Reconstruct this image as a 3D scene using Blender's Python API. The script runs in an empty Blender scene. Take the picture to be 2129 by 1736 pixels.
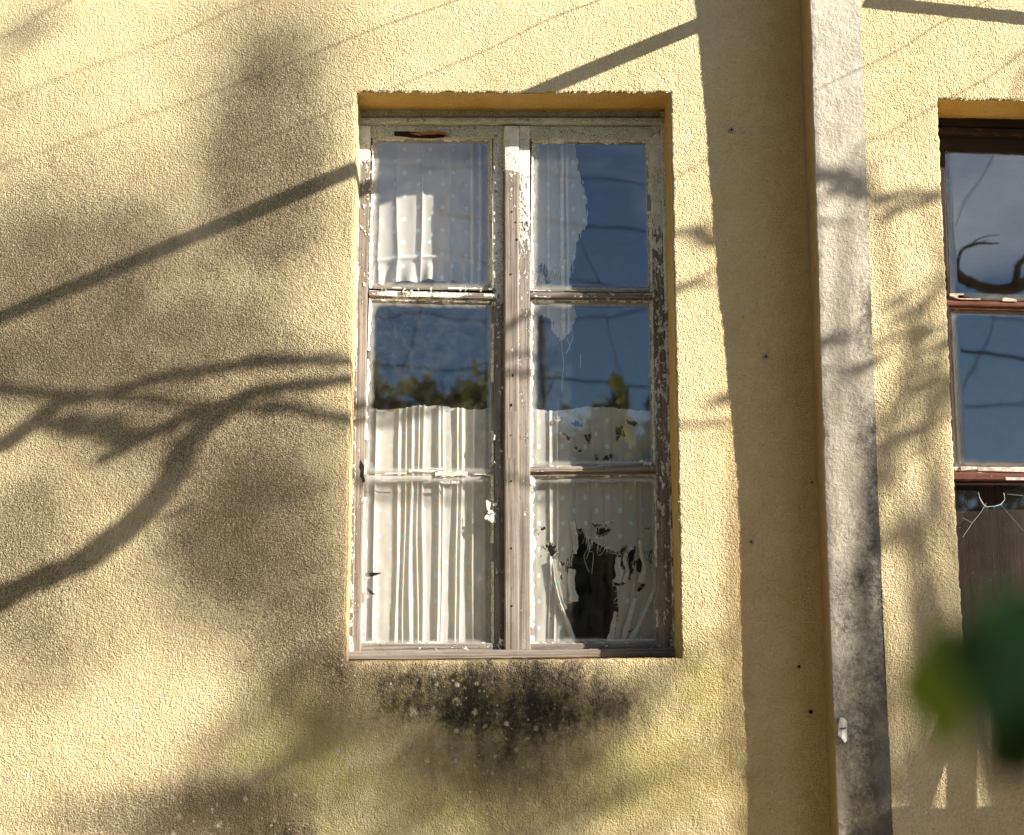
import bpy, math, random
import numpy as np
from mathutils import Vector

# ------------------------------------------------------------------ camera, sky, sun, exposure
scene = bpy.context.scene
COL = scene.collection
F, CX, CY = 3190.0, 1064.5, 868.0            # focal length and centre on a 2129 x 1736 picture
CAM = np.array([0.0, -4.4, 1.6])
PITCH, YAW = math.radians(10.6), math.radians(2.0)
FW = np.array([math.sin(YAW) * math.cos(PITCH), math.cos(YAW) * math.cos(PITCH), math.sin(PITCH)])
RT = np.array([math.cos(YAW), -math.sin(YAW), 0.0])
UP = np.cross(RT, FW)
cam = bpy.data.cameras.new('camera')
cam.sensor_width = 36.0
cam.lens = F / 2129.0 * 36.0
cam.clip_end = 3000
cam.dof.use_dof = True
cam.dof.focus_distance = 4.62
cam.dof.aperture_fstop = 2.7
cam_ob = bpy.data.objects.new('camera', cam)
cam_ob.location = CAM
cam_ob.rotation_euler = (math.pi / 2 + PITCH, 0, -YAW)
COL.objects.link(cam_ob)
scene.camera = cam_ob

S = np.array([1.91, -1.0, 1.04]); S = S / np.linalg.norm(S)      # towards the sun
SUN_EL = math.asin(S[2])
SUN_ROT = math.atan2(S[0], S[1])

world = bpy.data.worlds.new('World'); scene.world = world; world.use_nodes = True
wn = world.node_tree
sky = wn.nodes.new('ShaderNodeTexSky'); sky.sky_type = 'NISHITA'; sky.sun_disc = False
sky.sun_elevation = SUN_EL; sky.sun_rotation = SUN_ROT
sky.air_density = 1.0; sky.dust_density = 0.25; sky.ozone_density = 4.0
bg = wn.nodes['Background']; bg.inputs[1].default_value = 0.051
tc = wn.nodes.new('ShaderNodeTexCoord')
mp = wn.nodes.new('ShaderNodeMapping'); mp.inputs['Scale'].default_value = (1.0, 1.0, 2.2)
cn = wn.nodes.new('ShaderNodeTexNoise'); cn.inputs['Scale'].default_value = 2.0
cn.inputs['Detail'].default_value = 7; cn.inputs['Roughness'].default_value = 0.55
mp.inputs['Location'].default_value = (3.67, 1.95, 2.45)
cr = wn.nodes.new('ShaderNodeValToRGB')
cr.color_ramp.elements[0].position = 0.50; cr.color_ramp.elements[1].position = 0.70
cr.color_ramp.elements[1].color = (0.75, 0.75, 0.75, 1)
mx = wn.nodes.new('ShaderNodeMix'); mx.data_type = 'RGBA'
wn.links.new(tc.outputs['Generated'], mp.inputs[0]); wn.links.new(mp.outputs[0], cn.inputs['Vector'])
wn.links.new(cn.outputs[0], cr.inputs[0]); wn.links.new(cr.outputs[0], mx.inputs[0])
wn.links.new(sky.outputs[0], mx.inputs[6]); mx.inputs[7].default_value = (20.0, 19.7, 19.2, 1)
wn.links.new(mx.outputs[2], bg.inputs[0])

sun = bpy.data.lights.new('sun', 'SUN'); sun.energy = 5.0; sun.angle = math.radians(0.5)
sun.color = (1.0, 0.91, 0.78)
sun_ob = bpy.data.objects.new('sun', sun)
sun_ob.rotation_euler = Vector(tuple(S)).to_track_quat('Z', 'Y').to_euler()
COL.objects.link(sun_ob)
vs = scene.view_settings
vs.view_transform = 'Standard'; vs.look = 'None'; vs.gamma = 1.0; vs.use_curve_mapping = False
vs.exposure = 1.52
scene.render.engine = 'CYCLES'
scene.cycles.use_denoising = True
scene.cycles.max_bounces = 8
scene.cycles.transparent_max_bounces = 24
scene.cycles.sample_clamp_indirect = 6.0

# ------------------------------------------------------------------ geometry helpers
rng = np.random.RandomState(7)
random.seed(7)

def at(px, py, y):
    """world point on the plane y for a place in the photograph (2129 x 1736 units)"""
    d = FW * F + RT * (px - CX) - UP * (py - CY)
    return CAM + d * ((y - CAM[1]) / d[1])

def pix(P):
    q = np.asarray(P) - CAM
    z = q @ FW
    return CX + F * (q @ RT) / z, CY - F * (q @ UP) / z

def mirror(px, py, yg, Y):
    """world point, at plane Y in front of the wall, that the glass at yg shows at that place"""
    d = FW * F + RT * (px - CX) - UP * (py - CY)
    P = CAM + d * ((yg - CAM[1]) / d[1])
    r = np.array([d[0], -d[1], d[2]])
    return P + r * ((Y - yg) / r[1])

def near(px, py, dist): 
    d = FW * F + RT * (px - CX) - UP * (py - CY); return CAM + d / np.linalg.norm(d) * dist

def caster(px, py, t, y=0.0):
    return at(px, py, y) + S * t

_lat = np.random.RandomState(3).rand(3, 256, 256)
def vnoise(x, y, k=0):
    x = np.asarray(x, float); y = np.asarray(y, float)
    xi = np.floor(x).astype(int); yi = np.floor(y).astype(int)
    fx = x - xi; fy = y - yi
    fx = fx * fx * (3 - 2 * fx); fy = fy * fy * (3 - 2 * fy)
    L = _lat[k % 3]
    o = (k * 37) % 256
    a = L[(xi + o) & 255, yi & 255]; b = L[(xi + 1 + o) & 255, yi & 255]
    c = L[(xi + o) & 255, (yi + 1) & 255]; d = L[(xi + 1 + o) & 255, (yi + 1) & 255]
    return (a * (1 - fx) + b * fx) * (1 - fy) + (c * (1 - fx) + d * fx) * fy

def n1(x, k=0):
    return vnoise(x, np.full_like(np.asarray(x, float), 0.37 + k * 7.13), k) - 0.5

def worley(x, y):
    xi = np.floor(x).astype(int); yi = np.floor(y).astype(int)
    best = np.full(x.shape, 9.0); h = np.zeros(x.shape)
    for i in (-1, 0, 1):
        for j in (-1, 0, 1):
            a = (xi + i) & 255; b = (yi + j) & 255
            d = (xi + i + _lat[0][a, b] - x) ** 2 + (yi + j + _lat[1][a, b] - y) ** 2
            m = d < best
            best = np.where(m, d, best); h = np.where(m, _lat[2][a, b], h)
    return np.sqrt(best), h

def sstep(a, b, x):
    t = np.clip((x - a) / (b - a), 0, 1)
    return t * t * (3 - 2 * t)

def mesh_np(name, V, Q, attrs=None, smooth=True, tris=None):
    """mesh from numpy vertices, quads and triangles"""
    me = bpy.data.meshes.new(name)
    V = np.asarray(V, np.float32).reshape(-1, 3)
    Q = np.asarray(Q if Q is not None else [], np.int32).reshape(-1, 4)
    T = np.asarray(tris if tris is not None else [], np.int32).reshape(-1, 3)
    nl = Q.size + T.size
    me.vertices.add(len(V)); me.vertices.foreach_set('co', V.ravel())
    me.loops.add(nl); me.loops.foreach_set('vertex_index', np.concatenate([Q.ravel(), T.ravel()]))
    me.polygons.add(len(Q) + len(T))
    st = np.concatenate([np.arange(len(Q)) * 4, Q.size + np.arange(len(T)) * 3]).astype(np.int32)
    me.polygons.foreach_set('loop_start', st)
    me.polygons.foreach_set('use_smooth', np.full(len(st), bool(smooth)))
    for k, v in (attrs or {}).items():
        v = np.asarray(v, np.float32)
        if v.ndim == 1:
            a = me.attributes.new(k, 'FLOAT', 'POINT'); a.data.foreach_set('value', v)
        else:
            a = me.attributes.new(k, 'FLOAT_VECTOR', 'POINT'); a.data.foreach_set('vector', v.ravel())
    me.update(calc_edges=True); me.validate()
    return me

def link(name, me, mat, parent=None):
    o = bpy.data.objects.new(name, me)
    if mat is not None and me is not None:
        me.materials.clear(); me.materials.append(mat)
    COL.objects.link(o)
    if parent is not None:
        o.parent = parent
    return o

def tag(o, label=None, cat=None, group=None, kind=None):
    if cat and not kind: kind = 'thing'
    if label: o['label'] = label
    if cat: o['category'] = cat
    if group: o['group'] = group
    if kind: o['kind'] = kind
    return o

def empty(name, label, cat, group=None):
    o = bpy.data.objects.new(name, None); COL.objects.link(o)
    return tag(o, label, cat, group)

class MB:
    """collects tubes, prisms and quads into one mesh"""
    def __init__(self): self.v = []; self.q = []; self.t = []; self.n = 0
    def add(self, V, Q=(), T=()):
        self.v.append(np.asarray(V, float).reshape(-1, 3))
        for q in Q: self.q.append([i + self.n for i in q])
        for t in T: self.t.append([i + self.n for i in t])
        self.n += len(self.v[-1])
    def tube(self, pts, radii, n=8, wob=0.0):
        pts = np.asarray(pts, float)
        radii = np.broadcast_to(np.asarray(radii, float), (len(pts),))
        V = []
        tan = np.gradient(pts, axis=0)
        ref = np.array([0.13, 0.31, 0.94])
        for i, p in enumerate(pts):
            t = tan[i] / (np.linalg.norm(tan[i]) + 1e-9)
            a = np.cross(t, ref); a /= np.linalg.norm(a) + 1e-9
            b = np.cross(t, a)
            for k in range(n):
                w = 2 * math.pi * k / n
                rr = radii[i] * (1 + wob * (rng.rand() - .5))
                V.append(p + (a * math.cos(w) + b * math.sin(w)) * rr)
        m = len(pts)
        Q = [[i * n + k, i * n + (k + 1) % n, (i + 1) * n + (k + 1) % n, (i + 1) * n + k]
             for i in range(m - 1) for k in range(n)]
        V.append(pts[0]); V.append(pts[-1])
        T = [[m * n, (k + 1) % n, k] for k in range(n)] + \
            [[m * n + 1, (m - 1) * n + k, (m - 1) * n + (k + 1) % n] for k in range(n)]
        self.add(V, Q, T)
    def box(self, lo, hi):
        x0, y0, z0 = lo; x1, y1, z1 = hi
        V = [(x0, y0, z0), (x1, y0, z0), (x1, y1, z0), (x0, y1, z0), (x0, y0, z1), (x1, y0, z1), (x1, y1, z1), (x0, y1, z1)]
        self.add(V, [[0, 3, 2, 1], [4, 5, 6, 7], [0, 1, 5, 4], [1, 2, 6, 5], [2, 3, 7, 6], [3, 0, 4, 7]])
    def prism(self, poly, off):
        """polygon (list of points) given thickness by the vector off"""
        P = np.asarray(poly, float); n = len(P)
        c = P.mean(axis=0)
        V = np.concatenate([P, P + off, [c], [c + off]])
        Q = [[i, (i + 1) % n, n + (i + 1) % n, n + i] for i in range(n)]
        T = [[2 * n, (i + 1) % n, i] for i in range(n)] + [[2 * n + 1, n + i, n + (i + 1) % n] for i in range(n)]
        self.add(V, Q, T)
    def build(self, name, mat, parent=None, smooth=False):
        me = mesh_np(name, np.concatenate(self.v), self.q, smooth=smooth, tris=self.t)
        return link(name, me, mat, parent)

def spline(pts, n):
    """Catmull-Rom through pts, n samples"""
    P = np.asarray(pts, float)
    if len(P) < 3:
        t = np.linspace(0, 1, n)[:, None]
        return P[0] * (1 - t) + P[-1] * t
    P = np.vstack([2 * P[0] - P[1], P, 2 * P[-1] - P[-2]])
    u = np.linspace(0, len(P) - 3 - 1e-6, n)
    i = u.astype(int); f = (u - i)[:, None]
    p0, p1, p2, p3 = P[i], P[i + 1], P[i + 2], P[i + 3]
    return 0.5 * (2 * p1 + (p2 - p0) * f + (2 * p0 - 5 * p1 + 4 * p2 - p3) * f ** 2 + (3 * p1 - p0 - 3 * p2 + p3) * f ** 3)

# ------------------------------------------------------------------ material helpers
def lin(r, g, b):
    f = lambda c: c / 12.92 if c <= 0.04045 else ((c + 0.055) / 1.055) ** 2.4
    return (f(r / 255), f(g / 255), f(b / 255), 1)

class NT:
    def __init__(self, name):
        self.m = bpy.data.materials.new(name); self.m.use_nodes = True
        self.nt = self.m.node_tree; self.nt.nodes.clear()
        self.out = self.new('ShaderNodeOutputMaterial')
    def new(self, t): return self.nt.nodes.new(t)
    def put(self, sock, v):
        if isinstance(v, bpy.types.NodeSocket): self.nt.links.new(v, sock)
        elif v is not None: sock.default_value = v
    def pos(self): return self.new('ShaderNodeNewGeometry').outputs['Position']
    def attr(self, n, vec=False):
        a = self.new('ShaderNodeAttribute'); a.attribute_name = n
        return a.outputs['Vector' if vec else 'Fac']
    def scale(self, v, s, loc=(0, 0, 0)):
        m = self.new('ShaderNodeMapping'); self.put(m.inputs[0], v)
        m.inputs['Scale'].default_value = s; m.inputs['Location'].default_value = loc
        return m.outputs[0]
    def noise(self, v, s, d=4, r=0.55, dist=0.0, col=False):
        n = self.new('ShaderNodeTexNoise'); self.put(n.inputs['Vector'], v)
        n.inputs['Scale'].default_value = s; n.inputs['Detail'].default_value = d
        n.inputs['Roughness'].default_value = r; n.inputs['Distortion'].default_value = dist
        return n.outputs['Color' if col else 'Fac']
    def vor(self, v, s, feature='F1', out='Distance', rnd=1.0):
        n = self.new('ShaderNodeTexVoronoi'); n.feature = feature; self.put(n.inputs['Vector'], v)
        n.inputs['Scale'].default_value = s; n.inputs['Randomness'].default_value = rnd
        return n.outputs[out]
    def math(self, op, a, b=None, c=None, clamp=False):
        n = self.new('ShaderNodeMath'); n.operation = op; n.use_clamp = clamp
        self.put(n.inputs[0], a); self.put(n.inputs[1], b); self.put(n.inputs[2], c)
        return n.outputs[0]
    def ss(self, v, a, b, lo=0.0, hi=1.0):
        n = self.new('ShaderNodeMapRange'); n.interpolation_type = 'SMOOTHSTEP'
        self.put(n.inputs[0], v)
        n.inputs[1].default_value = a; n.inputs[2].default_value = b
        n.inputs[3].default_value = lo; n.inputs[4].default_value = hi
        return n.outputs[0]
    def mix(self, f, a, b, mode='MIX'):
        n = self.new('ShaderNodeMix'); n.data_type = 'RGBA'; n.blend_type = mode
        self.put(n.inputs[0], f); self.put(n.inputs[6], a); self.put(n.inputs[7], b)
        return n.outputs[2]
    def sep(self, v):
        n = self.new('ShaderNodeSeparateXYZ'); self.put(n.inputs[0], v); return n.outputs
    def bump(self, h, strength=1.0, dist=0.01, normal=None):
        n = self.new('ShaderNodeBump'); self.put(n.inputs['Height'], h)
        n.inputs['Strength'].default_value = strength; n.inputs['Distance'].default_value = dist
        if normal is not None: self.put(n.inputs['Normal'], normal)
        return n.outputs[0]
    def pbsdf(self, col, rough=0.9, normal=None, spec=0.3, metallic=0.0):
        b = self.new('ShaderNodeBsdfPrincipled')
        self.put(b.inputs['Base Color'], col); self.put(b.inputs['Roughness'], rough)
        self.put(b.inputs['Specular IOR Level'], spec); self.put(b.inputs['Metallic'], metallic)
        if normal is not None: self.put(b.inputs['Normal'], normal)
        return b.outputs[0]
    def mixsh(self, f, a, b):
        n = self.new('ShaderNodeMixShader'); self.put(n.inputs[0], f)
        self.nt.links.new(a, n.inputs[1]); self.nt.links.new(b, n.inputs[2]); return n.outputs[0]
    def done(self, sh):
        self.nt.links.new(sh, self.out.inputs[0]); return self.m
    def blob(self, px, py, rx, rz, y=0.0):
        """1 at a stain's centre falling to 0 at its edge, in wall metres"""
        c = at(px, py, y); k = 4.4 / F
        p = self.sep(self.pos())
        a = self.math('MULTIPLY', self.math('SUBTRACT', p[0], float(c[0])), 1.0 / (rx * k))
        b = self.math('MULTIPLY', self.math('SUBTRACT', p[2], float(c[2])), 1.0 / (rz * k))
        d = self.math('SQRT', self.math('ADD', self.math('MULTIPLY', a, a), self.math('MULTIPLY', b, b)))
        return self.math('SUBTRACT', 1.0, d)
    def maxof(self, L):
        r = L[0]
        for x in L[1:]: r = self.math('MAXIMUM', r, x)
        return r

def simple(name, col, rough=0.85, spec=0.3, nscale=0, amt=0.3, bump=0.0, metallic=0.0):
    n = NT(name); c = col; nm = None
    if nscale:
        p = n.pos(); f = n.noise(p, nscale, 5)
        c = n.mix(n.ss(f, .3, .7), tuple(x * (1 - amt) for x in col[:3]) + (1,), tuple(min(1, x * (1 + amt)) for x in col[:3]) + (1,))
        if bump: nm = n.bump(f, 1.0, bump)
    return n.done(n.pbsdf(c, rough, nm, spec, metallic))

# --- stucco
def make_stucco(name, stained):
    n = NT(name); p = n.pos()
    big = n.noise(p, 2.3, 4, .6); mid = n.noise(p, 9.0, 5, .65); fine = n.noise(p, 160.0, 3, .6)
    base = n.mix(n.ss(big, .3, .7), (.60, .495, .285, 1), (.69, .58, .36, 1))
    base = n.mix(n.ss(mid, .35, .75), base, (.68, .58, .385, 1))
    # protected reveals keep deeper ochre; the pilaster's shade is also painted with it
    rv = n.attr('reveal_and_shade')
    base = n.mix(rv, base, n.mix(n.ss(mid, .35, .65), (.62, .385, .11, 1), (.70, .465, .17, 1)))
    g = n.noise(p, 420.0, 2, .5)
    base = n.mix(n.ss(g, .45, .70, 0, .60), base, (.40, .29, .13, 1))
    base = n.mix(n.ss(n.noise(n.scale(p, (1, 1, 1), (5, 2, 1)), 240, 3, .7), .56, .70, 0, .55), base, (.34, .25, .12, 1))
    base = n.mix(n.ss(fine, .55, .8, 0, .30), base, (.86, .76, .54, 1))
    if stained:
        # brown-grey weathering: a soft film, and dirt lodged grain by grain
        dm = n.maxof([n.blob(110, 620, 420, 520), n.blob(560, 330, 230, 480), n.blob(430, 800, 480, 420), n.blob(520, 1110, 330, 300), n.blob(620, 1330, 210, 260), n.blob(60, 1180, 230, 330), n.blob(420, 1700, 500, 120)])
        dm = n.math('ADD', n.math('MINIMUM', dm, .62), n.math('MULTIPLY', n.math('SUBTRACT', n.noise(p, 6.0, 6, .65), .5), .8))
        base = n.mix(n.ss(dm, -.10, .60, 0, .68), base, (.34, .285, .175, 1))
        gm = n.math('ADD', n.noise(p, 210, 4, .75), n.ss(dm, .0, .8, -.16, .13))
        base = n.mix(n.ss(gm, .49, .64, 0, .74), base, (.115, .092, .056, 1))
        # olive algae
        al = n.maxof([n.blob(1330, 1600, 330, 230), n.blob(1460, 1440, 150, 180), n.blob(650, 1560, 260, 230), n.blob(860, 1450, 220, 90), n.blob(1000, 1640, 420, 200)])
        an = n.noise(p, 14.0, 6, .7)
        af = n.ss(n.math('ADD', al, n.math('MULTIPLY', n.math('SUBTRACT', an, .5), 1.6)), .0, .9, 0, .8)
        base = n.mix(af, base, n.mix(n.ss(big, .4, .6), (.36, .31, .115, 1), (.42, .37, .15, 1)))
        # general grime under the window
        gr = n.maxof([n.blob(1040, 1440, 520, 150), n.blob(1060, 1560, 300, 260), n.blob(480, 1700, 300, 120), n.blob(715, 1400, 100, 120), n.blob(820, 1410, 260, 80)])
        gf = n.ss(n.math('ADD', gr, n.math('MULTIPLY', n.math('SUBTRACT', n.noise(n.scale(p, (1, 1, .5)), 18, 9, .8), .5), 2.0)), .0, 1.0, 0, .82)
        base = n.mix(gf, base, (.15, .118, .070, 1))
        # black mould
        bl = n.maxof([n.blob(1085, 1455, 290, 130), n.blob(980, 1450, 260, 100), n.math('MULTIPLY', n.blob(700, 1390, 60, 90), .45), n.math('MULTIPLY', n.blob(1060, 1560, 130, 110), .45), n.math('MULTIPLY', n.blob(600, 1735, 150, 50), .55), n.math('MULTIPLY', n.blob(860, 1415, 160, 45), .6)])
        bn = n.math('ADD', n.math('MULTIPLY', n.noise(n.scale(p, (1, 1, .45)), 12, 4, .65), .45), n.math('MULTIPLY', n.noise(p, 60, 8, .85), .55))
        bf = n.ss(n.math('ADD', n.math('MULTIPLY', n.math('MINIMUM', bl, .55), 1.9), n.math('MULTIPLY', n.math('SUBTRACT', bn, .5), 5.2)), .20, 1.45, 0, .95)
        base = n.mix(bf, base, (.012, .0115, .011, 1))
        # pale lichen rosettes
        for sc, thr, loc in ((36.0, .62, (0, 0, 0)), (80.0, .62, (3, 0, 5)), (17.0, .50, (7, 0, 2))):
            q = n.scale(p, (1, 0.0, 1), loc)
            wob = n.noise(p, 110, 5, .7)
            v = n.new('ShaderNodeTexVoronoi'); n.put(v.inputs['Vector'], q); v.inputs['Scale'].default_value = sc
            rad = n.math('MULTIPLY', n.sep(v.outputs['Color'])[0], thr)
            rad = n.math('ADD', rad, -thr * .5)
            li = n.math('SUBTRACT', n.math('ADD', rad, n.math('MULTIPLY', n.math('SUBTRACT', wob, .5), .75)), v.outputs['Distance'])
            reg = n.maxof([n.blob(860, 1490, 280, 190), n.blob(1030, 1560, 260, 160), n.blob(80, 1700, 420, 190), n.blob(500, 1660, 330, 190), n.blob(640, 1430, 220, 230), n.blob(330, 1560, 330, 240)])
            m = n.math('MULTIPLY', n.ss(li, -.05, .10), n.ss(n.math('ADD', reg, n.math('MULTIPLY', n.math('SUBTRACT', n.noise(p, 7, 3), .5), 1.2)), .02, .45, 0, .8))
            base = n.mix(m, base, n.mix(n.sep(v.outputs['Color'])[1], (.36, .31, .23, 1), (.52, .47, .38, 1)))
    # sharp grains and little pits of the roughcast
    v1 = n.new('ShaderNodeTexVoronoi'); n.put(v1.inputs['Vector'], p); v1.inputs['Scale'].default_value = 150
    pit = n.math('MULTIPLY', n.ss(v1.outputs['Distance'], .10, .42), n.ss(n.sep(v1.outputs['Color'])[0], .35, .55))
    pit = n.math('MAXIMUM', pit, n.math('SUBTRACT', 1.0, n.ss(n.sep(v1.outputs['Color'])[0], .35, .55)))
    grains = n.ss(n.vor(p, 230), .0, .75, 1, 0)
    h = n.math('ADD', n.math('MULTIPLY', pit, .9), n.math('ADD', n.math('MULTIPLY', grains, .75), n.math('ADD', n.math('MULTIPLY', fine, .9), n.math('MULTIPLY', g, .5))))
    nm = n.bump(h, 1.0, .0029)
    return n.done(n.pbsdf(base, .95, nm, .15))

M = {}
M['stucco'] = make_stucco('stucco_weathered', True)
M['stucco_right'] = make_stucco('stucco_plain', False)

def make_concrete():
    n = NT('concrete'); p = n.pos(); s = n.sep(p)
    a = n.noise(p, 11, 7, .68); b = n.noise(p, 90, 4, .7); sp = n.noise(p, 260, 3, .6)
    base = n.mix(n.ss(a, .32, .7), (.36, .325, .255, 1), (.50, .46, .38, 1))
    base = n.mix(n.ss(sp, .5, .8, 0, .5), base, (.66, .62, .53, 1))
    base = n.mix(n.ss(b, .58, .75, 0, .55), base, (.27, .225, .165, 1))
    # lime wash left on the upper part
    lw = n.math('ADD', n.math('MULTIPLY', n.math('SUBTRACT', s[2], 2.95), .8), n.math('MULTIPLY', n.math('SUBTRACT', n.noise(p, 13, 5), .5), 1.6))
    base = n.mix(n.ss(lw, 0, .9, 0, .6), base, (.54, .505, .435, 1))
    # black weathering: on the right-hand edge, growing downwards
    side = n.math('MULTIPLY', n.math('SUBTRACT', s[0], 1.135), 11.0)
    down = n.math('MULTIPLY', n.math('SUBTRACT', 2.62, s[2]), .90)
    cloud = n.math('MULTIPLY', n.math('SUBTRACT', n.noise(n.scale(p, (1.4, 1.4, 1.0)), 6.5, 3, .55), .5), 2.9)
    mm = n.math('ADD', n.math('ADD', side, down), n.math('ADD', cloud, n.math('MULTIPLY', n.math('SUBTRACT', n.noise(p, 70, 7, .85), .5), 3.0)))
    base = n.mix(n.ss(mm, -.05, 1.15, 0, .88), base, (.055, .05, .052, 1))
    yl = n.ss(n.math('ADD', n.math('MULTIPLY', n.math('SUBTRACT', 2.0, s[2]), .5), n.math('MULTIPLY', n.math('SUBTRACT', n.noise(p, 15, 4), .5), 1.2)), .1, .8, 0, .45)
    base = n.mix(yl, base, (.40, .35, .17, 1))
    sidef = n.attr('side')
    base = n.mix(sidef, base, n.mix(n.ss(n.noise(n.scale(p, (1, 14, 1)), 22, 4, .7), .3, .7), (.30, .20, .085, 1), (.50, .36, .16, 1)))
    pit = n.ss(n.vor(p, 120), .0, .22)
    h = n.math('ADD', n.math('MULTIPLY', pit, .5), n.math('ADD', b, n.math('MULTIPLY', sp, .5)))
    return n.done(n.pbsdf(base, .93, n.bump(h, 1.0, .004), .2))
M['concrete'] = make_concrete()

def make_wood(name, bare0, bare1, dark, paint0, paint1, crack=(.05, .05, .045, 1)):
    n = NT(name); w = n.attr('wuv', True); cov = n.attr('paint')
    g1 = n.noise(n.scale(w, (520, 260, 7)), 1.0, 3, .6)
    g2 = n.noise(n.scale(w, (150, 90, 2.2)), 1.0, 4, .6, .6)
    blot = n.noise(w, 9, 4, .6)
    c = n.mix(n.ss(g2, .32, .68), bare0, bare1)
    c = n.mix(n.ss(g1, .50, .80, 0, .75), c, dark)
    c = n.mix(n.ss(blot, .35, .75, 0, .45), c, tuple(x * .62 for x in bare0[:3]) + (1,))
    lines = n.ss(n.noise(n.scale(w, (260, 160, 1.6)), 1.0, 2, .5), .66, .70)
    c = n.mix(n.math('MULTIPLY', lines, .8), c, tuple(x * .3 for x in dark[:3]) + (1,))
    # flaking paint with craquelure
    pn = n.noise(n.scale(w, (60, 60, 26)), 1.0, 6, .75)
    pm0 = n.math('SUBTRACT', n.math('ADD', cov, -.5), n.math('MULTIPLY', n.math('SUBTRACT', pn, .5), 2.4))
    pm = n.ss(pm0, -.03, .03)
    rim = n.math('MULTIPLY', n.ss(pm0, -.14, -.02), n.math('SUBTRACT', 1.0, pm))
    q = n.scale(w, (170, 170, 120))
    q2 = n.mix(.06, q, n.noise(w, 300, 2, col=True))
    e = n.vor(q2, 1.0, 'DISTANCE_TO_EDGE')
    cr_ = n.math('SUBTRACT', 1.0, n.ss(e, .01, .075))
    crm = n.math('MULTIPLY', cr_, n.ss(n.noise(w, 14, 3), .33, .52))
    pc = n.mix(n.ss(n.noise(w, 60, 4), .3, .7), paint0, paint1)
    pc = n.mix(n.math('MULTIPLY', crm, .85), pc, crack)
    c = n.mix(rim, c, tuple(x * .45 for x in dark[:3]) + (1,))
    c = n.mix(pm, c, pc)
    h = n.math('ADD', n.math('MULTIPLY', n.math('SUBTRACT', pm, n.math('MULTIPLY', crm, n.math('MULTIPLY', pm, .8))), .9),
               n.math('MULTIPLY', n.math('SUBTRACT', g1, n.math('MULTIPLY', lines, 1.0)), n.math('SUBTRACT', 1.0, pm)))
    return n.done(n.pbsdf(c, .82, n.bump(h, .9, .0016), .25))
M['wood'] = make_wood('weathered_wood', (.148, .124, .103, 1), (.325, .288, .246, 1), (.062, .050, .042, 1), (.60, .60, .53, 1), (.72, .71, .64, 1))
M['wood_shade'] = make_wood('weathered_wood_shaded_paint', (.22, .165, .135, 1), (.36, .29, .24, 1), (.09, .066, .055, 1), (.40, .43, .37, 1), (.52, .54, .46, 1))  # copy for head and top rails, paint darkened as soffit shade
M['wood_red'] = make_wood('red_brown_painted_wood', (.085, .03, .021, 1), (.15, .055, .036, 1), (.03, .014, .011, 1), (.42, .33, .27, 1), (.55, .48, .42, 1))
M['wood_dark'] = make_wood('dark_stained_wood', (.018, .010, .008, 1), (.034, .019, .014, 1), (.008, .006, .005, 1), (.10, .05, .04, 1), (.12, .06, .05, 1))

def make_putty():
    n = NT('putty'); p = n.pos()
    a = n.noise(p, 45, 5, .7)
    q = n.mix(.04, n.scale(p, (130, 130, 130)), n.noise(p, 260, 2, col=True))
    e = n.vor(q, 1.0, 'DISTANCE_TO_EDGE'); cr_ = n.math('SUBTRACT', 1.0, n.ss(e, .01, .07))
    c = n.mix(n.ss(a, .3, .7), (.56, .55, .46, 1), (.76, .75, .68, 1))
    c = n.mix(n.ss(n.noise(p, 20, 4), .55, .75, 0, .55), c, (.34, .31, .23, 1))
    c = n.mix(n.math('MULTIPLY', cr_, .75), c, (.08, .07, .055, 1))
    h = n.math('SUBTRACT', n.noise(p, 120, 4), n.math('MULTIPLY', cr_, .7))
    return n.done(n.pbsdf(c, .85, n.bump(h, 1.0, .002), .25))
M['putty'] = make_putty()
M['flake'] = simple('paint_flake', (.66, .65, .58, 1), .8, .25, 60, .2)

def make_glass(name, dust, edge, tint=(.975, .98, .98, 1)):
    n = NT(name); p = n.pos(); ed = n.attr('edge')
    lw = n.new('ShaderNodeLayerWeight'); lw.inputs[0].default_value = .5
    wav = n.noise(n.scale(p, (1, 1, .6)), 7.0, 2, .4)
    nm = n.bump(wav, .5, .0007)
    gl = n.new('ShaderNodeBsdfGlossy'); gl.inputs['Roughness'].default_value = 0.02; n.put(gl.inputs['Normal'], nm)
    gl.inputs['Color'].default_value = (1, 1, 1, 1)
    tr = n.new('ShaderNodeBsdfTransparent'); tr.inputs['Color'].default_value = tint
    n.put(lw.inputs['Normal'], nm)
    f0 = n.math('ADD', n.math('MULTIPLY', n.math('POWER', lw.outputs['Facing'], 5.0), .92), .080)      # one surface of the pane; the sheet has two
    g = n.mixsh(f0, tr.outputs[0], gl.outputs[0])
    df = n.new('ShaderNodeBsdfDiffuse'); df.inputs['Color'].default_value = (.62, .60, .56, 1)
    tl = n.new('ShaderNodeBsdfTranslucent'); tl.inputs['Color'].default_value = (.6, .58, .54, 1)
    dd = n.mixsh(.35, df.outputs[0], tl.outputs[0])
    sm = n.noise(p, 26, 6, .75); st = n.noise(n.scale(p, (60, 60, 14)), 1.0, 5, .7)
    ef = n.math('MULTIPLY', n.math('SUBTRACT', 1.0, n.ss(n.math('ADD', ed, n.math('MULTIPLY', n.math('SUBTRACT', sm, .5), .03)), .002, .026)), edge)
    spk = n.ss(n.vor(n.scale(p, (1, 0, 1)), 95), .10, .04, 0, .55)
    spk = n.math('MULTIPLY', spk, n.ss(n.noise(p, 40, 2), .56, .62))
    film = n.math('ADD', n.math('MULTIPLY', n.ss(sm, .3, .8), dust), n.math('MULTIPLY', n.ss(st, .55, .8), dust * .8))
    fac = n.math('MAXIMUM', n.math('ADD', film, ef), spk, clamp=True)
    return n.done(n.mixsh(fac, g, dd))
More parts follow.
